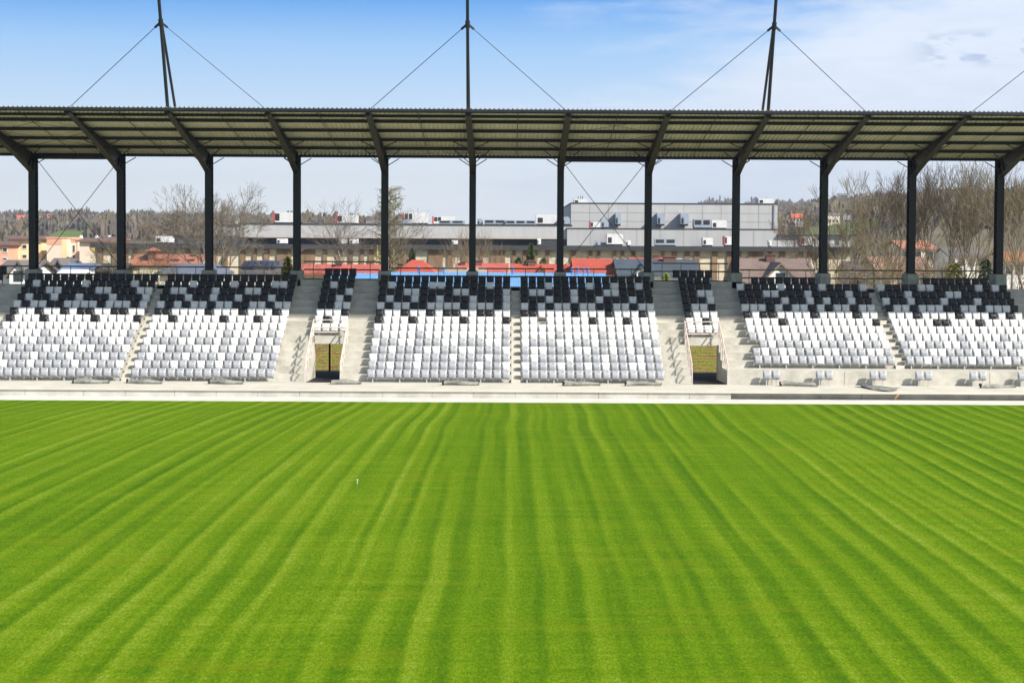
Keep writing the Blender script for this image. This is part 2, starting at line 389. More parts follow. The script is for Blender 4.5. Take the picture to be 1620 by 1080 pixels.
# front wall: precast panels under an overhanging coping
mb = MB(); x = XL
while x < XR:
    w = random.choice((2.2, 2.6, 3.1, 2.2))
    rec = .55 if x > 10.0 else .0
    mb.box(x+.008, x+w-.008, 91.25+rec, 91.895, -.15, Z0-.105); x += w
wb(mb, 'front_wall', concrete, stand)
mb = MB()
for a, b in ((XL, -7.9), (-7.9, 10.0), (10.0, XR)): mb.box(a+.005, b-.005, 91.17, 92.0, Z0-.10, Z0+.004)
wb(mb, 'coping', concrete_light, stand)
# tread surface on the ledge, paler than the wall
mb = MB(); x = XL
while x < XR: mb.box(x+.012, x+2.988, 92.015, 95.2, Z0-.02, Z0+.004); x += 3.0
wb(mb, 'ledge', concrete_light, stand)
for k in range(7): wb(MB().box(14.6+4.02*k, 14.62+4.02*k, 95.594, 95.599, Z0+.006, rowZ(3)-.01), 'wall_joint', mat('joint_dark', (.16, .155, .13), .9, .1), stand)
# stair blocks (half steps) in the narrow aisles
def stair(x0, x1, first=1):
    p = []
    for n in range(first, 14):
        p += [(rowY(n+1)-.36, rowZ(n)+.004 if n == first else rowZ(n)+.004), (rowY(n+1)-.36, rowZ(n)+RISE/2), (rowY(n+1)-.003, rowZ(n)+RISE/2), (rowY(n+1)-.003, rowZ(n+1)+.004)]
    q = [(rowY(14)-.003, rowZ(13)-.3), (rowY(first+1)-.36, rowZ(first)-.3)]
    wb(MB().prism(p+q, x0, x1), 'stair', concrete_light, stand)
for a in (-21.5, .17): stair(a+.02, a+.53)
stair(21.92, 22.4, 3)
KX = [-2.24+5.44*k for k in range(-6, 10)]  # last columns on the right stand unseen, added with the lengthened canopy
for k, x in enumerate(KX):
    mb = MB(); mb.prism_z([(x-.36, 106.75+.08), (x-.30, 106.75), (x+.30, 106.75), (x+.36, 106.83), (x+.36, 108.2), (x-.36, 108.2)], rowZ(14)-.02, 6.44)
    wb(mb, 'pedestal', concrete_ped, stand)

# ------------------------------------------------------------------ canopy
canopy = thing('stand_canopy', 'long dark steel canopy with ribbed roof over the grandstand', 'canopy', (0, 107.5, 6.44))
def roof_z(Y): return 15.45-.127*(Y-94.2)
for x in KX:
    mb = MB()
    mb.box(x-.2, x+.2, 107.1, 107.135, 6.47, 13.0); mb.box(x-.2, x+.2, 107.865, 107.9, 6.47, 13.6); mb.box(x-.012, x+.012, 107.135, 107.865, 6.47, 13.6)
    for zz in (7.3, 9.5, 11.6): mb.box(x-.19, x+.19, 107.135, 107.865, zz, zz+.015)
    c = wb(mb, 'column', steel, canopy)
    mb = MB().box(x-.28, x+.28, 106.98, 108.02, 6.44, 6.47)
    for sx in (-.24, .24):
        for yy in (107.03, 107.97): mb.tube((x+sx, yy, 6.47), (x+sx, yy, 6.53), .02, .02, 6)
    pl = wb(mb, 'base_plate', steel, canopy)
    bot = [(107.5, 12.35), (107.1, 12.45), (103.5, 13.37), (95.0, 15.14), (94.35, 15.19)]
    top = [(Y, roof_z(Y)-.30) for Y in (94.35, 95.0, 103.5, 107.1, 107.9)]
    mb = MB()
    pr = bot + [(y, z) for y, z in top]
    web = [(107.88, 12.3)] + bot[1:] + [(94.35, roof_z(94.35)-.06), (107.9, roof_z(107.9)-.22)]
    mb.prism(web, x-.012, x+.012)
    for a, b in zip(bot[1:], bot[2:]): mb.bar((x, a[0], a[1]), (x, b[0], b[1]), .34, .03)
    mb.bar((x, 107.9, roof_z(107.9)-.24), (x, 94.35, roof_z(94.35)-.26), .34, .03)
    mb.box(x-.12, x+.12, 94.3, 94.36, 15.05, roof_z(94.3)-.2)
    mb.bar((x+.0, 106.2, 12.75), (x, 107.0, 13.55), .30, .02)
    wb(mb, 'rafter', steel, canopy)
PURY = [94.05, 95.5, 96.9, 99.6, 102.4, 105.2, 107.9]
for i, Y in enumerate(PURY):
    z = roof_z(Y); h = .15 if i != 1 else .12
    mb = MB(); mb.box(-38, 49, Y-.012, Y+.012, z-.09-h, z-.06); mb.box(-38, 49, Y-.06, Y+.06, z-.10-h, z-.085-h); mb.box(-38, 49, Y-.06, Y+.06, z-.075, z-.062)
    if i == 0: mb.box(-38, 49, Y-.10, Y-.065, z-.20, z-.052)
    wb(mb, 'purlin', steel, canopy)
for x in KX[:-1]:
    xm = x+2.72
    wb(MB().tube((xm, 94.2, roof_z(94.2)-.16), (xm, 107.8, roof_z(107.8)-.16), .022, .022, 5), 'sag_rod', steel, canopy)
for x in KX:
    for Y, zo in ((105.2, 12.95), (107.9, 12.75), (102.4, 13.68)):
        for s in (-1, 1):
            mb = MB()
            if Y == 107.9: mb.tube((x+s*.15, 107.5, 12.95), (x+s*.85, 107.8, roof_z(Y)-.3), .03, .03, 5)
            else: mb.tube((x+s*.1, Y, zo+.05), (x+s*1.05, Y, roof_z(Y)-.24), .03, .03, 5)
            wb(mb, 'knee_brace', steel, canopy)
for k in (1, 7):                                 # braced bays
    a, b = KX[k], KX[k+1]; mb = MB()
    mb.tube((a+.2, 107.7, 13.2), (b-.2, 107.7, 6.7), .02, .02, 5); mb.tube((b-.2, 107.7, 13.2), (a+.2, 107.7, 6.7), .02, .02, 5)
    for y0, y1 in ((95.0, 99.6), (99.6, 105.2)):
        mb.tube((a, y0, roof_z(y0)-.25), (b, y1, roof_z(y1)-.25), .012, .012, 4); mb.tube((b, y0, roof_z(y0)-.27), (a, y1, roof_z(y1)-.27), .012, .012, 4)
    wb(mb, 'bracing_rod', steel, canopy)
for k in (1, 7): wb(MB().box(KX[k]+.2, KX[k+1]-.2, 107.55, 107.75, 13.26, 13.46), 'tie_beam', steel, canopy)
# ribbed sheet
mb = MB(); pts = []
x = -38.0
while x < 49.0:  # roof lengthened unseen past the right edge to keep sun off the seats
    pts += [(x, 0), (x+.13, 0), (x+.155, .055), (x+.225, .055)]; x += .25
vs = []; ysr = [94.0, 101.0, 108.15]; TH = .004
for off in (0, TH):
    for Y in ysr: vs += [(px, Y, roof_z(Y)-.05+dz+off) for px, dz in pts]
n = len(pts); fs = []
for L in range(2):
    for j in range(2):
        o = (L*3+j)*n
        for i in range(n-1):
            q = (o+i, o+i+1, o+n+i+1, o+n+i); fs.append(q if L else q[::-1])
for i in range(n-1): fs.append((i, i+1, 3*n+i+1, 3*n+i)); fs.append((2*n+i+1, 2*n+i, 5*n+i, 5*n+i+1))
mb.add(vs, fs)
wb(mb, 'roof_sheet', mat('ribbed_sheet', (.60, .56, .43), .5, .08, .8, .3, stretch=(1.0, .12, 1)), canopy)

# masts
def ordinal_side(i): return ['left', 'centre', 'right', 'far right'][i]
for i, k in enumerate((3, 6, 9, 12)):
    x = KX[k]
    mlab = ['dark steel mast standing on the canopy, leftmost of the masts', 'dark steel mast on the canopy above the middle stair, seen edge on',
            'dark steel mast on the canopy above the right tunnel side, splayed legs', 'dark steel mast on the canopy beyond the right frame edge, one cable visible'][i]
    t = thing('cable_mast', mlab, 'mast', (x, 94.6, 15.3), 'masts along the canopy')
    hd = Vector((x, 92.7, 19.85)); ft = Vector((x, 94.6, 15.25)); dr = (hd-ft).normalized()
    wb(MB().tube(ft, hd+dr*4.2, .095, .085, 12), 'pole', steel, t)
    wb(MB().tube((x, 97.2, roof_z(97.2)-.1), hd+Vector((0, .1, .15)), .075, .075, 10), 'leg', steel, t)
    mb = MB().tube(hd-dr*.22, hd+dr*.16, .13, .13, 10)
    for s in (-1, 1): mb.bar(hd, hd+Vector((s*.34, .12, -.28)), .05, .12)
    wb(mb, 'cable_head', steel, t)
    for s in (-1, 1):
        e = Vector((x+s*5.44, 94.45, 15.32)); st = hd+Vector((s*.3, .1, -.25))
        wb(MB().tube(st, e, .02, .02, 6), 'cable', mat('cable_steel', (.05, .07, .11), .45, .1, 1, .4), t)
# back guard rails between the pedestals
for k in range(len(KX)-1):
    a, b = KX[k]+.36, KX[k+1]-.36
    px = 804+(a+b)/2/107.9*F
    if px < -20 or px > 1640: continue
    bayname = ['', 'far left', 'between the yellow flats and orange roof', 'in front of the big bare tree', 'beside the left birch', 'in front of the red pyramid roof', 'above the middle stair', 'in front of the white gable', 'behind the seats over the right tunnel', 'in front of the brown tiled roof', 'in front of the purple roofed house', 'in front of the bare tree stand', 'far right'][min(k, 12)]
    lab = ('brown guard rail at the back of the stand, ' + bayname)[:120]
    t = thing('guard_rail', lab, 'guard rail', ((a+b)/2, 108.1, rowZ(14)), 'guard rails along the top of the stand')
    zz = [rowZ(14)+1.12, rowZ(14)+.62]
    if k in (4, 8): zz = [rowZ(14)+1.5, rowZ(14)+1.0]
    for z in zz: wb(MB().box(a, b, 108.06, 108.12, z-.045, z+.045), 'rail', timber, t)
    if k in (1, 4, 8): wb(MB().box(a, b, 108.05, 108.1, rowZ(15)+.0, rowZ(15)+.06), 'rail', steel, t)
    for s in range(4):
        xx = a+(b-a)*(s+.5)/4
        wb(MB().box(xx-.02, xx+.02, 108.121, 108.155, rowZ(14), zz[0]+.04), 'post', timber, t)

# ------------------------------------------------------------------ seats
def loft(prof, w, bow, th, nx=6):
    """solid curved shell: profile (y,z), width w, sides bowed forward"""
    mb = MB(); n = len(prof)
    vs = []
    for L in (0, 1):
        for i in range(nx+1):
            u = -1+2*i/nx
            for (y, z) in prof: vs.append((u*w/2, y-bow*u*u+L*th, z))
    fs = []; S = (nx+1)*n
    for i in range(nx):
        for j in range(n-1):
            a = i*n+j; fs.append((a, a+n, a+n+1, a+1)); fs.append((S+a+1, S+a+n+1, S+a+n, S+a))
    for i in range(nx):
        a = i*n; fs.append((a, S+a, S+a+n, a+n)); a = i*n+n-1; fs.append((a, a+n, S+a+n, S+a))
    for j in range(n-1):
        a = j; fs.append((a, a+1, S+a+1, S+a)); a = nx*n+j; fs.append((a+1, a, S+a, S+a+1))
    mb.add(vs, fs); return mb
BACK = [(.02, .32), (.02, .45), (.035, .60), (.05, .67), (.075, .71), (.11, .70)]
PAN = [(-.02, .255), (-.06, .26), (-.085, .31), (-.095, .45), (-.08, .57), (-.045, .60)]
back_mb = loft(BACK, .445, .03, .014, 4); pan_mb = loft(PAN, .40, .0, .03, 4)
SEATMESH = {}
for c, m in (('white', white_pl), ('grey', grey_pl), ('black', black_pl)):
    o1 = back_mb.build('backrest', m, None, True); o2 = pan_mb.build('seat_pan', m, None, True)
    SEATMESH[c] = (o1.data, o2.data); bpy.data.objects.remove(o1); bpy.data.objects.remove(o2)
G5 = 'GWWWW'
BL = {}
def rows(s): return s
BL['A'] = (-29.5, 16, {14: 'B'*16, 13: 'BWBBBBBWBBBBBWBB', 12: 'BBBWWBBBBWWBBBWW', 11: 'BWBBWBBWBBBWBBBW', 10: 'WBWWBBWWWWBWWWBW', 9: 'BWWBWWBWBBWWBBWW', 8: 'BWWWBWWWWWBWWWWB', 7: 'W'*16,
    6: 'GWWWWGWWWWGWWWWG', 5: 'WGGWWGGGWWGGGWWG', 4: 'GGWGGGWWGGWWGGGW', 3: 'GWGGGWGGGWGGGWGG', 2: 'GGWGGWGGGGWGWGGW', 1: 'G'*16})
BL['B'] = (-20.95, 16, {14: 'B'*16, 13: 'BBBWBBBBWBBBBWWB', 12: 'BWWBBBWBBBWWBBBB', 11: 'BBBWBBWBBWBBBWBB', 10: 'WBWBWWBWWBBWWBWW', 9: 'BBWWWWBWWWBWWWBW', 8: 'WWBWWWWWBWWWBWWW', 7: 'W'*16,
    6: 'WWWWGWWWWGWWWWGW', 5: 'WGGGWWGGWGWGWGWG', 4: 'GWWGGGWWWGWGWGGW', 3: 'GWGGGWGGGWGGGWGG', 2: 'WGGGWGGWGWGGWWGG', 1: 'G'*16})
BL['C'] = (-11.38, 4, {15: 'BBBB', 14: 'BBBB', 13: 'BWBB', 12: 'BBBW', 11: 'BBWB', 10: 'BBWW', 9: 'WWWB', 8: 'WBWW', 7: 'WWWW'})
BL['D'] = (-7.86, 16, {14: 'B'*16, 13: 'BWBBBBWWBBBBBWBB', 12: 'BBBWWBBBBWWBBBBW', 11: 'BWBBWBBWBBBWBBBW', 10: 'WBWWBBWWWWBWWWBW', 9: 'BWWBWWBWBBWWBBWW', 8: 'BWWWBWWWWWBWWWWB', 7: 'W'*16,
    6: 'GWWWWGWWWWWWWWWG', 5: 'WGGWWGGGWWGGGWWG', 4: 'GGWGGGWWGGWWGGGW', 3: 'WGGGGWGGGWGGGWGG', 2: 'GGWGGWGGGGGGWGGW', 1: 'G'*16})
BL['E'] = (.72, 16, {14: 'B'*16, 13: 'BBBWBBBBWBBWBBWB', 12: 'BWWBBBWBBBWWBBBB', 11: 'BBBWBBWBBWBBBWBB', 10: 'WBWBWWBWWBBWWBWW', 9: 'BBWWWWBWWWBWWWBW', 8: 'WW.WWWWWBWWWBWWW', 7: 'W'*16,
    6: 'WWWWGWWWWGWWWWGW', 5: 'WGGGWWGGWGWGWGWG', 4: 'GWWGGGWWGGWGWGGW', 3: 'GWGGGWGGGWGGGWGG', 2: 'WGGGWGGWGWGGWWGG', 1: 'G'*16})
BL['F'] = (10.4, 4, {15: 'BBBBB', 14: 'BBBB', 13: 'BBBB', 12: 'BBWW', 11: 'BBBW', 10: 'BWWB', 9: 'BWWW', 8: 'WWBW', 7: 'WWWW'})
BL['G'] = (13.88, 16, {14: '..BBBBBBBB......', 13: 'WBBBBWBBBBWBBBBW', 12: 'BBBWWBBBWBBBBWBB', 11: 'BBBBBWBBWBWBBWBB', 10: 'WWWBWBWWBWBWWBWW', 9: 'BWBBWWWWBWWWWBWW', 8: 'WWWWBWWWWWWWWWWB', 7: 'W'*16,
    6: 'GWWWWWGWWWWGWWWW', 5: '.GWGGGWWGGGWWGGW', 4: 'GWGWWGGGWWGGGWWG', 3: 'GGGWGGGWGGGGWGGG'})
BL['H'] = (22.45, 16, {14: '......BBBBBBBB..', 13: 'WBBBBWWBBBBBWBWB', 12: 'BBBWBBBBWWBBBBBB', 11: 'WBBWBBBWBBBWBBBB', 10: 'BWWBWWWBBWWBWWWB', 9: 'WWWBWWWWBWWWBWBW', 8: 'WWWWWBBWWWBWWWWW', 7: 'W'*16,
    6: 'WGWWWWWGWWWWGWWW', 5: 'GWWGGWWGWGWGWGWG', 4: 'GGGWWGGGWGWGGWGG', 3: 'GGWGGGGWGGGWGGGW'})
BL['Z'] = (-33.0, 4, {15: 'BBBB', 14: 'BBBB', 13: 'BBBB', 12: 'BBWB'})
BL['Y'] = (32.1, 4, {15: 'BBBB', 14: 'BBBB', 13: 'BBBB'})
BNAME = {'A': 'far left block', 'B': 'block left of left tunnel', 'D': 'block right of left tunnel', 'E': 'block left of right tunnel', 'G': 'block right of right tunnel', 'H': 'far right block'}
ORD = ['first', 'second', 'third', 'fourth', 'fifth', 'sixth', 'seventh', 'eighth', 'ninth', 'tenth', 'eleventh', 'twelfth', 'thirteenth', 'fourteenth', 'fifteenth', 'sixteenth']
CN = {'W': 'white', 'G': 'grey', 'B': 'black'}
seats = []
for b, (x0, n, rr) in BL.items():
    for row, s in rr.items():
        xo = x0-.27 if (b == 'F' and row == 15) else x0
        for i, ch in enumerate(s):
            if ch == '.': continue
            x = xo+.25+.5*i+random.uniform(-.006, .006); Y = 96.0+TREAD*(row-1)
            px = 804+x/Y*F
            if px < -8 or px > 1628: continue
            seats.append((row, abs(x), x, Y, b, i, CN[ch], len(s)))
seats.sort(key=lambda t: (t[0], t[1]))
rest = MB(); cidx = {'white': 0, 'grey': 1, 'black': 2}
for q, (row, ax, x, Y, b, i, c, n) in enumerate(seats):
    tilt = random.gauss(0, .012); z = rowZ(row)
    if q < 300:
        r0 = row-(2 if b in 'GH' else 0)
        rn = ['bottom row', 'second row up', 'third row up', 'fourth row up', 'fifth row up'][r0-1]
        pos = ORD[n-1-i]+' from right' if b == 'A' else ORD[i]+' from left'
        t = thing('stadium_seat', '%s seat, %s, %s, %s' % (c, rn, pos, BNAME[b]), 'seat', (x, Y, z), 'seats in the lower rows of the stand', tilt*2)
        for nm, me in zip(('backrest', 'seat_pan'), SEATMESH[c]):
            o = bpy.data.objects.new(nm, me); COL.objects.link(o); o.parent = t
            if nm == 'seat_pan': o.rotation_euler.x = random.gauss(0, .03)
    else:
        ct, sn = math.cos(tilt*2), math.sin(tilt*2)
        for src in (back_mb, pan_mb):
            rest.add([(x+vx*ct-vy*sn, Y+vx*sn+vy*ct, z+vz) for vx, vy, vz in src.v], src.f, cidx[c])
struct(rest.build('stadium_seats', [white_pl, grey_pl, black_pl], smooth=True), 'upper rows of white, black and grey seats on the stand', 'stuff')
# support frames: one per block
for b, (x0, n, rr) in BL.items():
    if b in 'ZY': continue
    bn = {**BNAME, 'C': 'seats above the left tunnel', 'F': 'seats above the right tunnel'}[b]
    t = thing('seat_frame', 'pale metal rails and feet carrying the seats of the '+bn, 'seat frame', (x0, 96, Z0), 'metal frames under the seat blocks')
    first = min(rr)
    for row, s in rr.items():
        Y = 96.0+TREAD*(row-1); z = rowZ(row)
        on = [i for i, ch in enumerate(s) if ch != '.']
        if b == 'E' and row == 8: on = list(range(16))
        xo = x0-.27 if (b == 'F' and row == 15) else x0
        a = xo+.5*min(on); e = xo+.5*(max(on)+1)
        mb = MB().box(a+.03, e-.03, Y-.01, Y+.05, z+.20, z+.245)
        for i in on:
            for sx in (.035, .465): mb.box(xo+.5*i+sx-.008, xo+.5*i+sx+.008, Y-.06, Y+.06, z+.235, z+.46)
        if row != first:
            for i in range(min(on), max(on)+1, 3): mb.box(xo+.5*i+.23, xo+.5*i+.27, Y, Y+.35, z+.2, z+.24)
        wb(mb, 'rail', seat_metal, t)
        if row == first:
            i = a+.35
            while i < e:
                m2 = MB().box(i-.03, i+.03, Y+.0, Y+.05, z+.012, z+.2); m2.box(i-.08, i+.08, Y-.06, Y+.12, z+.004, z+.016)
                wb(m2, 'foot', seat_metal, t); i += 1.5

# twin seats against the low wall
for i, px in enumerate((1222, 1306, 1391, 1463.5, 1549.5, 1626)):
    x = (px-804)*95.2/F; lab = ['grey twin seat on legs by the low wall, nearest the right tunnel', 'grey twin seat by the low wall, second from the right tunnel', 'grey twin seat by the low wall, behind the draped cloth',
           'grey twin seat by the low wall, fourth from the right tunnel', 'grey twin seat by the low wall, fifth from the right tunnel', 'grey twin seat by the low wall, cut by the right frame edge'][i]
    t = thing('twin_seat', lab, 'seat', (x, 95.15, Z0), 'twin seats along the low wall')
    for s in (-.25, .25):
        for nm, me in zip(('backrest', 'seat_pan'), SEATMESH['grey']):
            o = bpy.data.objects.new(nm, me); COL.objects.link(o); o.parent = t; o.location = (s, 0, .12)
    for s in (-.27, .27):
        MB().box(s-.03, s+.03, 0, .05, .012, .38).box(s-.08, s+.08, -.06, .11, .003, .014).build('leg', seat_metal, t)
    MB().box(-.46, .46, -.01, .05, .33, .375).build('beam', seat_metal, t)

# tunnel railings
for (a, b), side in ((TL, 'left'), (TR, 'right')):
    t = thing('tunnel_railing', 'pale tubular railing round the cut of the %s tunnel' % side, 'railing', ((a+b)/2, 98, Z0), 'railings round the tunnels')
    yt = rowY(7)-.2
    for s, x in ((-1, a-.06), (1, b+.06)):
        top = [(x, 95.7, rowZ(1)+1.0), (x, yt, rowZ(7)+.95)]
        wb(MB().path(top, .038, 8), 'handrail', galv, t)
        wb(MB().path([(x, 95.7, rowZ(1)+.55), (x, yt, rowZ(7)+.5)], .03, 8), 'mid_rail', galv, t)
        for n in range(1, 8):
            y = rowY(n)+.2 if n > 1 else 95.75
            if side == 'right' and s > 0: zb = max(rowZ(n), rowZ(3))
            else: zb = rowZ(n)
            f = (y-95.7)/(yt-95.7); zt = rowZ(1)+1.0+f*(rowZ(7)+.95-rowZ(1)-1.0)
            if n == 7: y, zt = yt, rowZ(7)+.95
            wb(MB().tube((x, y, zb if n < 7 else rowZ(7)), (x, y, zt), .034, .034, 8), 'post', galv, t)
    for z in (.93, .5, .22):
        wb(MB().tube((a-.06, yt, rowZ(7)+z), (b+.06, yt, rowZ(7)+z), .034, .034, 8), 'cross_rail', galv, t)
    # wire gate at the back end
    a, b = (-12.6, -10.1) if side == 'left' else (11.1, 14.0)
    g = thing('wire_gate', 'dark wire mesh gate seen through the %s tunnel' % side, 'gate', ((a+b)/2, 108.8, -.05), 'wire gates behind the tunnels')
    mb = MB()
    zz = 0.0
    while zz < 2.5: mb.tube((a, 108.8, zz), (b, 108.8, zz), .008, .008, 4); zz += .2
    xx = a
    while xx < b: mb.tube((xx, 108.8, 0), (xx, 108.8, 2.5), .005, .005, 4); xx += .12
    wb(mb, 'mesh_panel', mat('wire', (.10, .09, .06), .6, .1), g)
    xs_ = [a, b] if side == 'right' else [a, b, -11.22]
    for x in xs_: wb(MB().box(x-.05, x+.05, 108.75, 108.85, -.04, 2.6), 'post', steel, g)

# rolled protective cloths on the ledge
def cloth_roll(px0, px1, py, lab, drape=False, seed=0, r=.17, dark='left'):
    rn = random.Random(seed)
    Yc = 94.35 + rn.uniform(-.3, .3)
    x0 = (px0-804)*Yc/F; x1 = (px1-804)*Yc/F; L = x1-x0
    t = thing('cloth_roll', lab, 'cloth roll', ((x0+x1)/2, Yc, Z0), 'grey cloth rolls lying on the ledge', rn.uniform(-.12, .12))
    nseg, nr = 14, 12; mb = MB(); vs = []
    ph = [rn.uniform(0, 6) for _ in range(4)]
    for i in range(nseg+1):
        u = i/nseg; x = -L/2+L*u
        rr = r*(1-.35*u*(1 if dark == 'left' else -1)+(0 if dark == 'left' else -.35))*(1+.12*math.sin(u*9+ph[0]))
        if i in (0, nseg): rr *= .8
        for k in range(nr):
            a = 2*math.pi*k/nr
            q = rr*(1+.16*math.sin(a*3+u*5+ph[1])+.08*math.sin(a*5-u*11+ph[2]))
            y = math.cos(a)*q*1.15+.12*math.sin(u*4+ph[3]); z = max(.006, rr*.85+math.sin(a)*q*1.0)
            vs.append((x+.05*math.sin(a*2+ph[0]), y, z+.0))
    fs = [(i*nr+k, (i+1)*nr+k, (i+1)*nr+(k+1) % nr, i*nr+(k+1) % nr) for i in range(nseg) for k in range(nr)]
    fs += [tuple(range(nr))[::-1], tuple(nseg*nr+k for k in range(nr))]
    mb.add(vs, fs); mb.build('cloth', tarp, t, True)
    e = MB(); sx = -1 if dark == 'left' else 1
    for k in range(4):
        e.tube((sx*(L/2-.02), rn.uniform(-.08, .08), .05+.05*k), (sx*(L/2+.06+.05*rn.random()), rn.uniform(-.1, .1), .05+.06*k), .05, .035, 7)
    e.build('folded_end', tarp_dark, t)
CR = [(117, 172, 'rolled grey cloth on the ledge, leftmost of the rolls'), (201, 256, 'rolled grey cloth on the ledge at the foot of the left stair'),
      (331, 385, 'rolled grey cloth on the ledge midway between left stair and left tunnel'), (524, 571, 'rolled grey cloth on the ledge just right of the left tunnel'),
      (702, 758, 'rolled grey cloth with dark folded end, left of the middle stair'), (893, 950, 'rolled grey cloth on the ledge, first right of the middle stair'),
      (991, 1047, 'rolled grey cloth on the ledge just left of the right tunnel'), (1238, 1294, 'rolled grey cloth with crumpled dark end between two twin seats'),
      (1554, 1612, 'thin rolled grey cloth on the ledge near the right frame edge')]
for i, (a, b, lab) in enumerate(CR): cloth_roll(a, b, 605, lab, seed=i*3+1, r=(.16 if i != 8 else .11))
# draped cloth hanging over the ledge with an orange hem
t = thing('draped_cloth', 'crumpled grey cloth hanging over the ledge edge with an orange hem', 'cloth', ((1392-804)*93/F, 93.0, Z0))
mb = MB(); vs = []; nx, ny = 16, 12; rn = random.Random(5)
for i in range(nx+1):
    u = i/nx
    for j in range(ny+1):
        v = j/ny
        spread = .25+.75*min(1, abs(v-.1)*1.2)
        x = -1.0+2.0*u*spread+ v*.35+ (1-spread)*.2
        y = 1.6-3.3*v*(.35+.65*math.sin(min(1, u*1.15)*math.pi)**.7)
        z = .02+.10*abs(math.sin(u*9+v*5))*(1-v*.5)+.12*math.exp(-((u-.15)**2+(v-.2)**2)*12)
        if y < -1.8: z = z-(abs(y)-1.8)*2.5; y = -1.84-.02*math.sin(u*9)
        vs.append((x, y, max(z, -.5)))
f1 = [(i*(ny+1)+j, (i+1)*(ny+1)+j, (i+1)*(ny+1)+j+1, i*(ny+1)+j+1) for i in range(nx) for j in range(ny)]
mb.add(vs, f1); mb.add([(x, y+.008, z+.0-.008) for x, y, z in vs], [f[::-1] for f in f1]); mb.build('cloth', tarp, t, True)
hem = MB(); pts = [Vector((.48, -1.90, -.34)), Vector((.54, -1.91, -.24)), Vector((.63, -1.90, -.15)), Vector((.70, -1.89, -.09))]
for a, b in zip(pts, pts[1:]): hem.bar(a, b, .02, .055)
hem.build('hem', mat('orange_cloth', (.58, .27, .08), .8, .15), t)

# ------------------------------------------------------------------ buildings
def pb(mb, px0, px1, py0, py1, Y, dep, mi=0):
    a = P(px0, py1, Y); b = P(px1, py0, Y); c = P(px0, py0, Y); e = P(px1, py1, Y)
    mb.box(a.x, b.x, Y, Y+dep, (a.z+e.z)/2, (b.z+c.z)/2, mi); return mb
def zat(px, py, Y): return P(px, py, Y).z
def xat(px, Y): return P(px, 400, Y).x
fgrey = mat('factory_cladding', (.37, .37, .365), .6, .04, .4, .3, stretch=(3, 3, .3)); fgrey2 = mat('factory_cladding_light', (.41, .41, .40), .6, .04, .4, .3, stretch=(3, 3, .3))
fdark = mat('factory_trim', (.05, .052, .06), .6, .1); fwall = mat('aged_render', (.60, .54, .41), .9, .2, .6, .2, col2=(.42, .34, .24), stretch=(1, 1, 2.5))
fpier = mat('brown_pier', (.24, .16, .105), .9, .2, .6, .2, stretch=(2, 2, .5)); roofgrey = mat('flat_roof_membrane', (.30, .30, .30), .9, .1, .5)
FY = 262
# long low factory hall
fac = thing('factory_hall', 'long low grey factory hall with brown piers and flat roof', 'factory', (0, FY+20, 0))
xa, xb = xat(150, FY), xat(1345, FY)
zt = zat(804, 389, FY)
mb = MB().box(xa, xb, FY, FY+60, 0, zt); wb(mb, 'wall', fwall, fac)
mb = MB(); rr = random.Random(3)
x = xa+.5
while x < xb-2:
    w = rr.choice((.5, .6, .8)) if rr.random() < .85 else 2.2
    mb.box(x, x+w, FY-.25, FY-.003, 0, zt-.7); x += w+rr.choice((1.2, 1.4, 1.9, 1.1, .7))
wb(mb, 'pier', fpier, fac)
mb = MB().box(xa-.5, xb+.5, FY-.9, FY-.36, zt-.62, zt+.05); mb.box(xa-.5, xb+.5, FY-.359, FY+1.2, zt+.003, zt+.10); wb(mb, 'eave', fdark, fac)
wb(MB().box(xa, xb, FY+1.2, FY+60, zt+.0031, zt+.08), 'roof', roofgrey, fac)
# windows between piers: pale panels with lintel lines
mb = MB(); x = xa+3
while x < xb-4:
    if rr.random() < .35: mb.box(x, x+2.2, FY-.05, FY-.003, zt-2.2, zt-.9)
    x += rr.choice((6, 9, 12))
wb(mb, 'pale_panel', mat('pale_panel', (.55, .52, .42), .9, .1, .8), fac)
# upper storeys
U = thing('factory_upper_storey', 'pale grey clad upper hall with a dark recessed window band, left of big block', 'factory', (xat(640, 275), 275, zt))
Y = 272
x0, x1 = xat(384, Y), xat(903, Y); z1 = zat(804, 357.5, Y); z2 = zat(804, 378, Y)
wb(MB().box(x0, x1, Y-3.2, Y+28, z2, z1), 'wall', fgrey2, U)
wb(MB().box(x0-.1, x1+.1, Y-3.3, Y+28.1, z1+.003, z1+.2), 'parapet_cap', fdark, U)
wb(MB().box(x0+1, x1-.5, Y, Y+27, zt+.1, z2-.003), 'recessed_base', mat('dark_window_band', (.06, .075, .09), .3, .2, .2), U)  # dark blue-grey band, same material as on the left wing
wb(MB().prism_y([(x1-.5, z2-.002), (x1+4.0, z2-1.2), (x1+2.6, z2-1.75), (x1-5, z2-.9), (x1-5, z2-.002)], Y-3.1, Y+6), 'sloping_canopy', fdark, U)
wb(MB().box(x0, x1, Y-3.25, Y-3.203, z2, z2+.35), 'lower_trim', mat('cladding_trim', (.42, .37, .33), .6, .05), U)
B = thing('factory_block', 'large windowless grey factory block rising behind the red roofs', 'factory', (xat(1065, 275), 275, 0))
Y = 268; x0, x1 = xat(897, Y), xat(1229, Y); z1 = zat(1060, 363, Y)
wb(MB().box(x0, x1, Y, Y+14, 0, z1), 'front_wall', fgrey, B); wb(MB().box(x0-.1, x1+.1, Y-.08, Y+14, z1+.003, z1+.16), 'ledge_cap', fdark, B)
Y2 = 283; xx0, xx1 = xat(903, Y2), xat(1229.5, Y2); z2 = zat(1060, 323, Y2)
wb(MB().box(xx0, xx1, Y2, Y2+40, 0, z2), 'upper_wall', fgrey2, B); wb(MB().box(xx0-.1, xx1+.1, Y2-.08, Y2+40, z2+.003, z2+.18), 'roof_cap', fdark, B)
mb = MB()
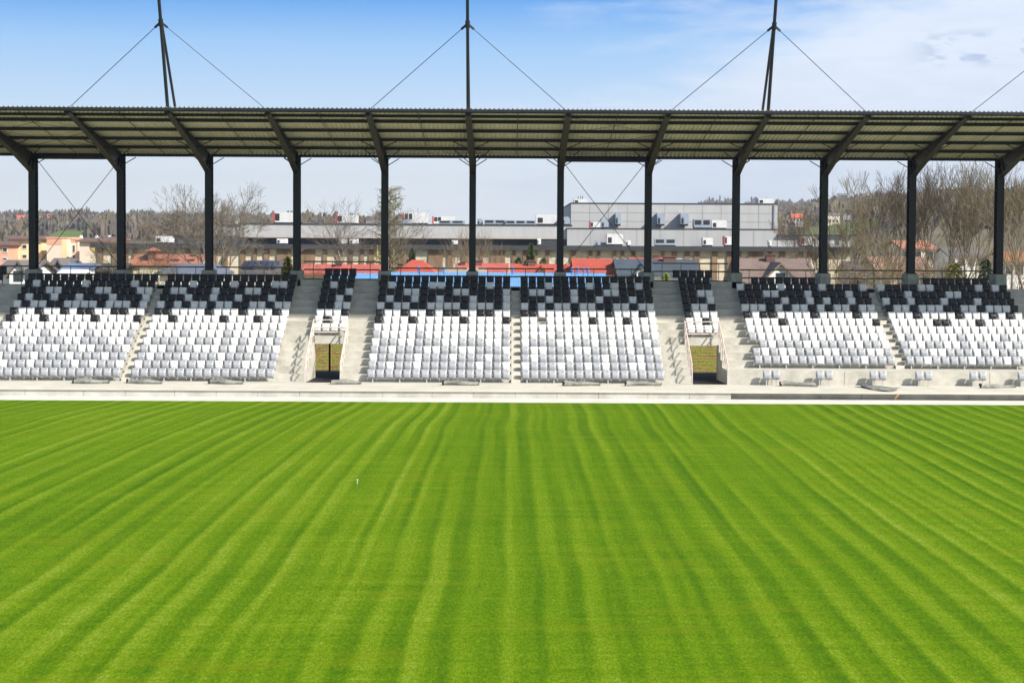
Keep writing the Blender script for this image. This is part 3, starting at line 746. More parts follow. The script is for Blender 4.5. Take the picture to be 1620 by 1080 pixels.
for k in range(1, 11):
    x = xx0+(xx1-xx0)*k/11; mb.box(x-.03, x+.03, Y2-.03, Y2-.002, z1, z2)
for zz in (.33, .66): mb.box(xx0, xx1, Y2-.031, Y2-.003, z1+(z2-z1)*zz, z1+(z2-z1)*zz+.05)
x = xat(1224, Y2); mb.box(x-.12, x+.12, Y2-.2, Y2-.035, z1+.3, z2)
wb(mb, 'cladding_joint', mat('joint_grey', (.30, .30, .30), .7, .05), B)
mb = MB()
for k in range(1, 9):
    x = x0+(x1-x0)*k/9; mb.box(x-.03, x+.03, Y-.03, Y-.002, zt+.2, z1)
wb(mb, 'lower_joint', MT['joint_grey'], B)
# right lower wing
Wg = thing('factory_wing', 'low grey factory wing right of the big block, dark roof edge', 'factory', (xat(1290, 268), 268, 0))
Y = 268; x0, x1 = xat(1230, Y), xat(1345, Y); z1 = zat(1290, 374, Y)
wb(MB().box(x0, x1, Y, Y+20, 0, z1), 'wall', fgrey2, Wg); wb(MB().box(x0, x1+1, Y-.5, Y+20, z1+.003, z1+.3), 'roof', fdark, Wg)
# left low wing
Lw = thing('factory_left_wing', 'low dark roofed factory wing behind the orange roof', 'factory', (xat(300, 290), 290, 0))
Y = 285; x0, x1 = xat(262, Y), xat(386, Y); z1 = zat(320, 376, Y)
wb(MB().box(x0, x1, Y, Y+20, 0, z1), 'wall', fgrey2, Lw); wb(MB().box(x0-.5, x1+.2, Y-.8, Y+20, z1+.003, z1+.35), 'roof', fdark, Lw)
wb(MB().box(x0+2, x1-12, Y-.06, Y-.003, z1-1.3, z1-.2), 'window_band', MT['dark_window_band'], Lw)
Y = 300; x0, x1 = xat(352, Y), xat(386, Y)
G = thing('plant_room', 'grey plant room on the factory roof behind the big bare tree', 'building', (xat(369, Y), Y, zt))
wb(MB().box(x0, x1, Y, Y+9, zt, zat(369, 357.5, Y)), 'wall', fgrey2, G); wb(MB().box(x0-.2, x1+.2, Y-.2, Y+9.2, zat(369, 357.5, Y)+.003, zat(369, 357.5, Y)+.25), 'roof', fdark, G)

wh = mat('unit_white', (.64, .64, .62), .5, .05); red = mat('unit_red', (.42, .09, .09), .5, .05); bluegrey = mat('duct_metal', (.38, .43, .48), .35, .1, 1, .5, metal=.3); dk = mat('grille_dark', (.03, .03, .035), .6, .1)
def unit(px0, px1, py0, py1, Y, lab, style='box', dep=3, zbase=None):
    a = P(px0, py1, Y); b = P(px1, py0, Y); z0 = a.z if zbase is None else zbase; w = b.x-a.x; h = b.z-z0
    t = thing('rooftop_unit', lab, 'rooftop unit', ((a.x+b.x)/2, Y+dep/2, z0), 'ventilation units on the factory roofs')
    def L(mb, nm, m): mb.v = [(x-w/2, y-dep/2, z) for x, y, z in mb.v]; return mb.build(nm, m, t)
    bs = min(.25, h*.15)
    L(MB().box(.1, w-.1, .1, dep-.1, 0, bs), 'base', dk)
    if style == 'red':
        L(MB().box(0, w, 0, dep, bs+.002, h), 'housing', wh)
        L(MB().box(-.06, w*.09, -.05, dep+.05, bs, h+.03), 'end_panel', red)
        L(MB().box(w*.10, w*.30, -.06, -.003, h*.3, h*.9), 'grille', dk)
    elif style == 'grilles':
        L(MB().box(0, w, 0, dep, bs+.002, h), 'housing', wh)
        L(MB().box(-.05, w*.06, -.05, dep+.05, bs, h+.03), 'end_panel', red)
        for k in range(2): L(MB().box(w*(.09+.17*k), w*(.22+.17*k), -.06, -.003, h*.45, h*.92), 'grille', dk)
    elif style == 'duct':
        L(MB().prism_y([(0, bs), (w, bs), (w, h*.75), (w*.8, h), (0, h)], 0, dep), 'housing', bluegrey)
        L(MB().box(w*.1, w*.35, -.05, -.003, bs+.1, h*.6), 'grille', dk)
    elif style == 'panels':
        L(MB().box(0, w, 0, dep, bs+.002, h), 'housing', bluegrey)
        n = max(2, int(w/1.6))
        for k in range(n): L(MB().box(w*(k+.1)/n, w*(k+.85)/n, -.05, -.003, h*.45, h*.9), 'grille', dk)
    else:
        L(MB().prism_y([(0, bs+.002), (w, bs+.002), (w, h*.85), (w*.93, h), (0, h)], 0, dep), 'housing', wh)
        L(MB().box(w*.08, w*.3, -.05, -.003, h*.25, h*.7), 'grille', dk)
    return t
Zu = zat(804, 357.5, 272)+.2; Zf = zt+.1; Zb = zat(1060, 363, 268)+.16
unit(432, 466, 336, 352, 278, 'white rooftop unit with red end, leftmost on the grey upper hall', 'red', 4, Zu)
unit(531, 564, 340, 352, 278, 'white rooftop unit with dark red end between the two birches', 'red', 4, Zu)
unit(637, 676, 336.5, 355, 278, 'largest white rooftop unit with twin dark grilles right of the larch', 'grilles', 4, Zu)
unit(684, 719, 342.5, 355, 282, 'lower white rooftop unit with twin grilles left of the middle column', 'grilles', 4, Zu)
unit(625, 650, 347, 357, 275, 'grey duct box in front of the largest white unit', 'duct', 2, Zu)
unit(694, 735, 349, 357, 274, 'row of dark framed roof vents below the lower white unit', 'panels', 2, Zu)
unit(766, 800, 348, 357, 276, 'row of dark framed roof vents right of the middle column', 'panels', 2, Zu)
unit(755, 764, 346, 357, 277, 'small square grey roof box right of the middle column', 'duct', 2, Zu)
unit(800, 848, 349, 357, 275, 'long low metal duct on the upper hall roof', 'panels', 2, Zu)
unit(848, 884, 339.5, 357, 279, 'pale sloping rooftop unit left of the big block', 'box', 4, Zu)
unit(888, 902, 343, 357, 276, 'small metal duct against the left side of the big block', 'duct', 3, Zu)
unit(933, 950, 351, 362, 274, 'small white unit with red edge on the big block ledge', 'red', 2, Zb)
unit(951, 963, 346, 362, 276, 'tall metal duct beside the small red edged unit', 'duct', 3, Zb)
for px0, px1, lab in ((974, 983, 'metal wall duct on the big block, leftmost'), (1040, 1052, 'metal wall duct on the big block, middle'), (1077, 1090, 'metal wall duct on the big block, rightmost')):
    unit(px0, px1, 337, 357, 280.5, lab, 'duct', 2.4, None)
unit(1098, 1125, 347, 362, 275, 'round ribbed metal duct on the big block ledge', 'panels', 2.5, Zb)
unit(1126, 1150, 348.5, 362, 276, 'pale box unit at the right end of the ledge ducts', 'box', 3, Zb)
unit(960, 986, 370, 387, 264.5, 'large white unit in front of the big block, left', 'box', 2.5, Zf)
unit(943, 950, 381, 387, 264.5, 'small dark fan unit beside the large white unit', 'duct', 2, Zf)
unit(991, 998, 380, 387, 264.5, 'small white vent right of the large white unit', 'box', 1.5, Zf)
unit(1036, 1070, 378, 387, 264.5, 'cluttered white pipework unit in front of the big block', 'panels', 2, Zf)
unit(1112, 1128, 376, 387, 264.5, 'white cube unit in front of the big block, right', 'box', 2.5, Zf)
unit(1146, 1159, 374, 387, 264.5, 'white unit with dark grille half behind the right column', 'red', 2, Zf)
unit(1216, 1221, 380, 388, 264.5, 'narrow white vent near the end of the big block', 'box', 1.5, Zf)
unit(1266, 1288, 374.5, 388, 264.5, 'white unit with red frame on the low right wing', 'red', 2, Zf)
unit(1200, 1224, 314, 323, 288, 'white units on the far right of the big block roof', 'box', 4, z2+.18)
unit(908, 930, 315, 323, 288, 'white aerial base on the left of the big block roof', 'box', 4, z2+.18)
unit(438, 453, 377.5, 387, 264.5, 'white ventilator right of the solar roof', 'box', 2, Zf)
unit(536, 548, 378, 387, 264.5, 'white ventilator behind the left birch', 'box', 2, Zf)
unit(553, 566, 378, 387, 264.5, 'white ventilator behind the right birch', 'box', 2, Zf)
unit(715, 724, 380, 387, 264.5, 'white ventilator left of the thin bare saplings', 'box', 2, Zf)
unit(850, 856, 377, 387, 264.5, 'tall narrow white ventilator above the round conifer', 'box', 2, Zf)
unit(246, 272, 373.5, 386, 264.5, 'pair of white tanks behind the orange roof', 'box', 2, Zf)
t = thing('roof_aerial', 'thin aerials on the left corner of the big block roof', 'aerial', (xat(918, 289), 289, z2+1))
mb = MB()
for px in (914, 918, 921): mb.tube((xat(px, 289), 289, z2+.3), (xat(px, 289), 289, zat(px, 310, 289)), .06, .05, 6)
wb(mb, 'aerial_rod', steel, t)

def house(px0, px1, pyr, pye, Yf, dep, wallc, roofc, label, name='house', gable=None, chim=(), wins=0, hip=0, skyl=0, solar=None, zb=0):
    """ridge along x; pyr = ridge row, pye = eave row in the photo, wall front at Yf"""
    t = thing(name, label, 'house' if name == 'house' else 'building', ((xat(px0, Yf)+xat(px1, Yf))/2, Yf+dep/2, zb))
    x0, x1 = xat(px0, Yf), xat(px1, Yf); cx = (px0+px1)/2
    ze = zat(cx, pye, Yf); zr = zat(cx, pyr, Yf+dep/2)
    wb(MB().prism([(Yf+.4, zb), (Yf+.4, ze-.05), (Yf+dep/2, zr-.25 if not hip else ze-.05), (Yf+dep-.4, ze-.05), (Yf+dep-.4, zb)], x0+.4, x1-.4), 'wall', wallc, t)
    rf = MB()
    h = hip*(x1-x0)*.5
    a, b, c, d = (x0, Yf, ze), (x1, Yf, ze), (x1, Yf+dep, ze), (x0, Yf+dep, ze); e, f = (x0+h, Yf+dep/2, zr), (x1-h, Yf+dep/2, zr)
    lo = [tuple((p[0], p[1], p[2]-.22)) for p in (a, b, c, d, e, f)]
    rf.add([a, b, c, d, e, f]+lo, [(0, 1, 5, 4), (2, 3, 4, 5), (0, 4, 3), (1, 2, 5), (6, 10, 11, 7), (8, 11, 10, 9), (6, 9, 10), (7, 11, 8), (0, 6, 7, 1), (1, 7, 8, 2), (2, 8, 9, 3), (3, 9, 6, 0)] if hip else
           [(0, 1, 5, 4), (2, 3, 4, 5), (6, 10, 11, 7), (8, 11, 10, 9), (0, 6, 7, 1), (2, 8, 9, 3), (0, 4, 10, 6), (4, 3, 9, 10), (1, 7, 11, 5), (5, 11, 8, 2)])
    ro = wb(rf, 'roof', roofc, t)
    rl = world = Vector(t.location)
    for (px, py0, py1, w) in chim:
        x = xat(px, Yf+dep/2); zc0 = zat(px, py1, Yf+dep/2)-.4; zc1 = zat(px, py0, Yf+dep/2)
        w *= .6
        wb(MB().box(x-w/2, x+w/2, Yf+dep/2-1.1, Yf+dep/2-.3, zc0, zc1).box(x-w/2-.08, x+w/2+.08, Yf+dep/2-1.18, Yf+dep/2-.22, zc1+.002, zc1+.12), 'chimney', mat('chimney_brick', (.15, .085, .07), .9, .15), t)
    if gable:
        gx0, gx1, gy, gey = gable
        X0, X1 = xat(gx0, Yf-.8), xat(gx1, Yf-.8); zg = zat((gx0+gx1)/2, gy, Yf-.8); zge = zat((gx0+gx1)/2, gey, Yf-.8); xm = (X0+X1)/2
        wb(MB().prism_y([(X0+.3, zb), (X1-.3, zb), (X1-.3, zge), (xm, zg-.3), (X0+.3, zge)], Yf-.6, Yf+dep*.3), 'gable_wall', wallc, t)
        g = MB()
        for s, xe in ((-1, X0), (1, X1)):
            g.add([(xe, Yf-.9, zge-.15), (xm, Yf-.9, zg), (xm, Yf+dep*.42, zg), (xe, Yf+dep*.3, zge-.15), (xe, Yf-.9, zge-.37), (xm, Yf-.9, zg-.22), (xm, Yf+dep*.42, zg-.22), (xe, Yf+dep*.3, zge-.37)],
                  [(0, 1, 2, 3), (7, 6, 5, 4), (0, 4, 5, 1), (0, 3, 7, 4)])
        wb(g, 'gable_roof', roofc, t)
        wn = MB().box(xm-.4, xm+.4, Yf-.66, Yf-.603, zge-.6, zge+.3 if zge+.3 < zg-.7 else zge); wb(wn, 'window', glass_dark, t)
    for k in range(wins):
        x = x0+(x1-x0)*(k+.5)/wins
        fr = wb(MB().box(x-.55, x+.55, Yf+.33, Yf+.397, ze-1.9, ze-.5), 'window', white_paint, t)
        L = Vector(t.location); m2 = MB().box(x-.47-L.x, x+.47-L.x, Yf+.30-L.y, Yf+.328-L.y, ze-1.82-L.z, ze-.58-L.z); m2.build('pane', glass_dark, fr)
    for k in range(skyl):
        u = (k+.6)/skyl; x = x0+(x1-x0)*u*.85+.5
        y = Yf+dep*.18; s = (zr-ze)/(dep/2); z = ze+(y-Yf)*s
        wb(MB().bar((x-.5, y, z+.06), (x+.5, y, z+.06), .9, .1), 'skylight', glass_dark, t)
    if solar:
        sx0, sx1, nn = solar; s = (zr-ze)/(dep/2)
        for k in range(nn):
            xA = xat(sx0+(sx1-sx0)*k/nn, Yf+dep*.25); xB = xat(sx0+(sx1-sx0)*(k+.9)/nn, Yf+dep*.25)
            ya, yb = Yf+dep*.08, Yf+dep*.42
            m = MB(); m.prism([(ya, ze+(ya-Yf)*s+.08), (yb, ze+(yb-Yf)*s+.08), (yb, ze+(yb-Yf)*s+.14), (ya, ze+(ya-Yf)*s+.14)], xA, xB)
            wb(m, 'solar_panel', mat('solar_glass', (.02, .022, .04), .25, .1, 2, .5), t)
    return t
def tiles(name, c, pitch=2.2, depth=.12, var=.12):
    if name in MT: return MT[name]
    m = material(name, c, .75, var, .6, .3); MT[name] = m; t = m.node_tree; b = t.nodes['Principled BSDF']
    tc_ = N(t, 'ShaderNodeTexCoord'); br = N(t, 'ShaderNodeTexBrick', inp={'Scale': pitch, 'Mortar Size': .035, 'Color1': (1, 1, 1, 1), 'Color2': (.86, .86, .86, 1), 'Mortar': (.55, .55, .55, 1), 'Brick Width': .35, 'Row Height': .35})
    sp = N(t, 'ShaderNodeSeparateXYZ'); cb = N(t, 'ShaderNodeCombineXYZ'); t.links.new(tc_.outputs['Object'], sp.inputs[0])
    t.links.new(sp.outputs[0], cb.inputs[0]); t.links.new(sp.outputs[1], cb.inputs[1]); t.links.new(cb.outputs[0], br.inputs[0])
    src = b.inputs['Base Color'].links[0].from_socket
    t.links.new(mix_(t, 1.0, src, br.outputs[0], 'MULTIPLY'), b.inputs['Base Color']); return m
redt = tiles('red_roof', (.55, .11, .07), 1.4); oranget = tiles('orange_roof', (.48, .19, .115), 2.0); pinkt = tiles('faded_red_roof', (.58, .14, .11), 1.4); greyt = tiles('slate_grey_roof', (.085, .11, .135), .9)
brownt = tiles('brown_tile_roof', (.26, .19, .16), 1.1); purplet = tiles('plum_roof', (.11, .085, .10), 2.0); bluet = tiles('light_blue_roof', (.17, .38, .66), .9, var=.05); slate = tiles('grey_blue_roof', (.16, .19, .25), 1.0); greyroof2 = tiles('dull_grey_roof', (.20, .18, .17), 1.2)
cream = mat('cream_render', (.72, .64, .48), .9, .08, .8); whiter = mat('white_render', (.80, .79, .76), .9, .05, .8); creamw = mat('yellow_render', (.78, .63, .36), .9, .06, .3)
# blue hall behind the middle of the stand
house(590, 968, 431, 462, 139, 18, whiter, bluet, 'wide low hall with a light blue metal roof behind the middle seats', 'blue_roof_hall', chim=())
house(622, 690, 411, 433, 163, 9, cream, redt, 'house with a bright red pyramid roof beside the green spruce', hip=.75, chim=((634, 418, 424, .8),))
house(722, 805, 416, 431, 175, 8, cream, pinkt, 'long house with a faded red roof behind the middle column', chim=((733, 415, 420, .7), (757, 413, 418, 1.2)))
house(704, 770, 423, 432, 160, 5, cream, mat('tan_flat_roof', (.36, .28, .22), .9, .1), 'low tan roofed outbuilding in front of the faded red roof')
house(808, 907, 417.5, 431, 176, 8, cream, redt, 'house with a bright red roof and small cream gable under the round conifer', gable=(847, 868, 420, 433), chim=((841, 413, 424, 1.2),))
house(907, 976, 409, 431, 170, 11, whiter, redt, 'house with the tallest plain red roof left of the slate roof')
house(976, 1112, 410, 434, 166, 12, whiter, greyt, 'wide slate grey roofed house with a white gable behind the stand', gable=(1003, 1032, 418, 430), chim=((1058, 407, 412, 2.0),))
house(998, 1062, 407.5, 414, 195, 9, cream, redt, 'narrow strip of red roof behind the slate roof', chim=((1037, 404.5, 408, 1.0),))
house(1172, 1298, 409, 446, 160, 13, whiter, brownt, 'large brown tiled house with a white fronted gable', gable=(1210, 1262, 415, 437), chim=((1217, 404, 411, 1.4),))
house(1345, 1372, 413, 431, 170, 8, mat('grey_render', (.40, .38, .40), .9, .1), purplet, 'small house with a plum dark roof among the bare trees', wins=2)
house(1388, 1480, 406, 430, 185, 12, cream, tiles('old_pink_roof', (.42, .24, .17), 1.4), 'house with an old pink tiled roof behind the bare trees', wins=3)
house(1424, 1482, 380, 392, 260, 12, cream, tiles('distant_orange_roof', (.55, .25, .15), 1.5), 'distant orange roofed house seen through the bare trees', wins=3)  # slightly paler orange tiles than the long orange house
house(1590, 1640, 398, 412, 230, 12, whiter, tiles('rust_roof', (.45, .22, .10), 1.5), 'white house with a rust roof at the right frame edge', wins=3)
house(1500, 1560, 392, 404, 300, 12, whiter, greyroof2, 'pale house with a grey roof deep behind the bare trees', wins=4)
# left side
house(203, 318, 402, 417, 210, 10, cream, oranget, 'long orange tiled house with skylights and dark chimney', skyl=4, chim=((308, 404, 420, 1.0),))
t = thing('roof_turret', 'small orange hipped turret rising from the long orange roof', 'turret', (xat(239, 212), 212, 5))
a = P(231, 402, 212); b = P(248, 391, 212); xm = (a.x+b.x)/2; zc = zat(239, 397, 212)
wb(MB().box(a.x+.2, b.x-.2, 212, 214.5, a.z-1, zc), 'wall', oranget, t)
mb = MB(); q = (b.x-a.x)/2+.2; mb.add([(xm-q, 211.6, zc), (xm+q, 211.6, zc), (xm+q, 214.9, zc), (xm-q, 214.9, zc), (xm, 213.2, b.z)], [(0, 1, 4), (1, 2, 4), (2, 3, 4), (3, 0, 4), (3, 2, 1, 0)]); wb(mb, 'roof', oranget, t)
house(244, 345, 417, 432, 150, 9, whiter, slate, 'house with a shiny grey blue roof below the orange roof', hip=.3)
house(380, 446, 412, 430, 150, 9, cream, mat('dark_solar_roof', (.10, .10, .11), .6, .1), 'house roof covered with a row of solar panels', solar=(383, 441, 6))
house(-12, 52, 411, 430, 150, 9, whiter, greyroof2, 'grey roofed house with a dark timber gable at the left edge', gable=(8, 48, 411.5, 434))
house(66, 104, 408, 428, 165, 9, cream, greyroof2, 'small grey roofed house in front of the peach flats', gable=(84, 98, 409, 418))
house(90, 139, 416, 428, 148, 8, whiter, mat('bright_blue_roof', (.16, .23, .36), .5, .1), 'low building with a dull blue roof at the left')
house(139, 196, 416.5, 426, 152, 6, mat('dark_wall', (.05, .05, .05), .8, .1), mat('black_felt_roof', (.05, .05, .052), .9, .1), 'low flat black shed right of the dull blue roof')
house(470, 600, 418, 432, 150, 7, cream, pinkt, 'long low faded red roof behind the birches', chim=((537, 417, 420, .9),))
house(516, 600, 432, 446, 131, 8, whiter, bluet, 'small light blue roofed annex left of the blue hall', 'annex')
house(88, 130, 426, 433, 140, 4, whiter, mat('white_sheet', (.7, .7, .68), .7, .1), 'white walled shed just behind the left seats', 'shed')
# apartment blocks
def flats(px0, px1, pyt, Y, dep, wallc, label, cols, rws, patches=(), roofc=None, eave=1.0):
    t = thing('apartment_block', label, 'apartment building', ((xat(px0, Y)+xat(px1, Y))/2, Y+dep/2, 0))
    x0, x1 = xat(px0, Y), xat(px1, Y); zt_ = zat((px0+px1)/2, pyt, Y)
    wb(MB().box(x0, x1, Y, Y+dep, 0, zt_), 'wall', wallc, t)
    rf = MB().box(x0-eave, x1+eave, Y-eave, Y+dep+eave, zt_+.003, zt_+.35)
    if eave > .5: rf.prism([(Y-eave+.2, zt_+.353), (Y+dep/2, zt_+1.1), (Y+dep+eave-.2, zt_+.353)], x0-eave+.3, x1+eave-.3)
    wb(rf, 'roof', roofc or mat('brown_flat_roof', (.18, .11, .09), .8, .1), t)
    L = Vector(t.location)
    for (a, b, c, d, m) in patches:
        p = P(a, d, Y); q = P(b, c, Y); wb(MB().box(p.x, q.x, Y-.06, Y-.004, p.z, q.z), 'painted_panel', m, t)
    for (c0, c1) in cols:
        for (r0, r1) in rws:
            p = P(c0, r1, Y); q = P(c1, r0, Y)
            fr = wb(MB().box(p.x, q.x, Y-.14, Y-.065, p.z, q.z), 'window', white_paint, t)
            n = max(1, int((q.x-p.x)/1.1)); m2 = MB()
            for k in range(n):
                xa_ = p.x+(q.x-p.x)*(k+.12)/n; xb_ = p.x+(q.x-p.x)*(k+.88)/n
                m2.box(xa_-L.x, xb_-L.x, Y-.17-L.y, Y-.142-L.y, p.z+.2-L.z, q.z-.2-L.z)
            m2.build('pane', glass_dark, fr)
    return t
salmon = mat('salmon_render', (.72, .38, .26), .9, .06, .3); amber = mat('amber_paint', (.72, .42, .07), .9, .05, .5); peach = mat('peach_render', (.80, .62, .50), .9, .05, .3)
flats(-30, 12, 388, 480, 14, salmon, 'salmon flats cut by the left frame edge', [(4, 12)], [(391, 399), (407, 412)])
flats(13, 66, 379, 490, 14, creamw, 'yellow flats with white windows and brown roof at the left', [(20, 30), (35, 43)], [(386.5, 394), (402, 409)], ())
flats(74, 106, 377, 480, 16, peach, 'peach and salmon flats with a blank end wall', [], [], [(74, 97, 377.5, 387, salmon), (98, 106, 377.5, 420, creamw)], salmon, .2)
flats(107, 123, 379.5, 484, 12, cream, 'narrow cream stair tower with dark window slots', [(109, 112), (115, 119)], [(387, 400), (403, 410)], [(107, 123, 379.7, 384, salmon), (120.5, 123, 384, 420, salmon)], salmon, .2)
t = flats(126, 170, 383, 470, 14, cream, 'cream flats with an amber shield painted on the end wall', [], [], [(126, 142, 384, 420, peach), (168, 172, 384, 420, amber)])
y_ = 469.9; pr = [P(142.5, 384.5, y_), P(166, 384.5, y_), P(166, 393, y_), P(154, 402, y_), P(143, 393, y_)]
mbx = MB(); mbx.prism_y([(p.x, p.z) for p in pr][::-1], y_-.15, y_-.05); wb(mbx, 'amber_shield', amber, t)
flats(167, 186, 380.5, 492, 14, mat('ochre_render', (.74, .50, .22), .9, .05), 'ochre flats partly behind the second column', [(171, 180)], [(394, 401)])
for i, (px, lab) in enumerate(((128, 'white dome and dish on the roof near the peach flats'), (153, 'white roof vents above the amber shield'), (173, 'white roof vent above the ochre flats'))):
    Yv = 500; a = P(px, 380, Yv)
    v = thing('roof_vent', lab, 'vent', (a.x, Yv, 8), None)
    wb(MB().tube((a.x, Yv, a.z-3), (a.x, Yv, a.z), .5, .45, 8), 'stack', wh, v); wb(MB().tube((a.x, Yv, a.z+.002), (a.x, Yv, a.z+1.4), .9, .4, 10), 'cowl', wh, v)
# hillside houses
def hill_house(px, py, Y, w, h, wallc, roofc, lab, ridge=.45):
    p = P(px, py, Y); t = thing('hill_house', lab, 'house', (p.x, Y, p.z-h))
    MB().prism([(0, -3), (0, h*(1-ridge)), (w*.35, h*.98), (w*.7, h*(1-ridge)), (w*.7, -3)], -w/2, w/2).build('wall', wallc, t)
    e = .4; s = h*ridge/(w*.35)
    MB().prism([(-e, h*(1-ridge)-e*s), (w*.35, h), (w*.7+e, h*(1-ridge)-e*s), (w*.7+e, h*(1-ridge)-e*s+.4), (w*.35, h+.45), (-e, h*(1-ridge)-e*s+.4)], -w/2-e, w/2+e).build('roof', roofc, t)
    for k in (-.28, 0, .28): MB().box(w*k-.6, w*k+.6, -.08, -.003, h*.12, h*.4).build('window', glass_dark, t)
hred = mat('far_red_roof', (.60, .12, .08), .8, .1)
hill_house(1262, 339, 1130, 7.5, 5, whiter, hred, 'far white house with a red roof on the right hillside')
hill_house(1319, 338, 1135, 8.5, 6.5, cream, mat('far_grey_roof', (.2, .19, .18), .8, .1), 'far cream house right of the red roofed one on the hillside', .15)
hill_house(1341, 341, 1140, 5, 5, cream, MT['far_grey_roof'], 'far small gabled cream house on the right hillside meadow', .5)
hill_house(1334, 306, 2700, 14, 6, MT['dark_wall'], MT['far_grey_roof'], 'dark farmhouse on the skyline of the right hill')
hill_house(32, 341, 1900, 10, 6, whiter, hred, 'far house with a red roof among the woods at the left edge')
hill_house(73, 339, 1900, 13, 5, whiter, hred, 'far long house with a red roof left of the wire cross')
hill_house(80, 343, 1850, 7, 6, whiter, hred, 'far steep red roof just below the long red roof')
hill_house(88, 335, 2700, 12, 5, whiter, hred, 'far pink red roof on the left skyline')
hill_house(61, 343, 1850, 9, 4, whiter, whiter, 'far pale house beside the first column')
hill_house(250, 352, 1600, 8, 5, whiter, cream, 'far small white house above the orange roof')
hill_house(377, 345, 1500, 6, 12, whiter, cream, 'far tall white tower house behind the big bare tree', .1)
hill_house(494, 341, 2300, 18, 5, cream, mat('far_blue_roof', (.08, .20, .42), .7, .1), 'far house with a blue roof on the ridge between columns')
hill_house(589, 350, 1200, 14, 6, whiter, MT['far_grey_roof'], 'far white building left of the larch')
# mast on the ridge
m = thing('radio_mast', 'thin distant radio mast on the left ridge', 'radio mast', (P(263.5, 341, 2900).x, 2900, 50))
a = P(263.5, 345, 2900); b = P(263.5, 312, 2900)
mb = MB()
for s in (-.8, .8): mb.tube((a.x+s, 2900, a.z-6), (a.x+s*.6, 2900, b.z), .35, .3, 5)
k = 0
while a.z+k < b.z-2: mb.tube((a.x-.7, 2900, a.z+k), (a.x+.7, 2900, a.z+k+2), .15, .15, 4); k += 2
wb(mb, 'lattice', mat('mast_grey', (.25, .27, .3), .6, .1), m)
# yellow lattice stair tower behind the fifth column
t = thing('lattice_tower', 'yellow lattice tower behind the fifth column', 'tower', (xat(610.5, 190), 190, 0))
yel = mat('yellow_paint', (.72, .62, .16), .6, .1)
for px in (600.5, 620):
    mb = MB(); x = xat(px, 190); zt2 = zat(px, 389, 190)
    for s in (-.22, .22): mb.bar((x+s, 190, 0), (x+s, 190, zt2), .09, .09)
    k = .4
    while k < zt2: mb.bar((x-.2, 190, k), (x+.2, 190, k), .06, .06); k += .45
    wb(mb, 'mast_frame', yel, t)
mb = MB()
for k in range(1, 8): mb.bar((xat(601, 190), 190, zt2-k*1.0), (xat(619, 190), 190, zt2-k*1.0), .06, .06)
wb(mb, 'cross_bar', yel, t)
# blue plastic barrels near the red roofs
for i, (px, py) in enumerate(((660, 425), (701, 426), (811, 426), (906, 426.5), (915, 426.5), (925, 427), (932, 427.5))):
    a = P(px, py, 141); lab = ['blue roof cowl below the red pyramid roof', 'blue roof cowl left of the tan outbuilding', 'blue roof cowl left of the small cream gable', 'blue roof cowl just right of the seventh column', 'blue roof cowl, second right of the seventh column', 'blue roof cowl, third right of the seventh column', 'blue roof cowl, fourth right of the seventh column'][i]
    v = thing('roof_cowl', lab, 'roof cowl', (a.x, 143, 5.4), 'blue cowls on the blue hall roof')
    bc = mat('cowl_blue', (.08, .22, .55), .4, .1)
    wb(MB().tube((a.x, 143, a.z-.45), (a.x, 143, a.z-.1), .06, .06, 8), 'stem', bc, v); wb(MB().tube((a.x, 143, a.z-.098), (a.x, 143, a.z+.1), .15, .13, 10).tube((a.x, 143, a.z+.102), (a.x, 143, a.z+.18), .13, .04, 10), 'cowl', bc, v)

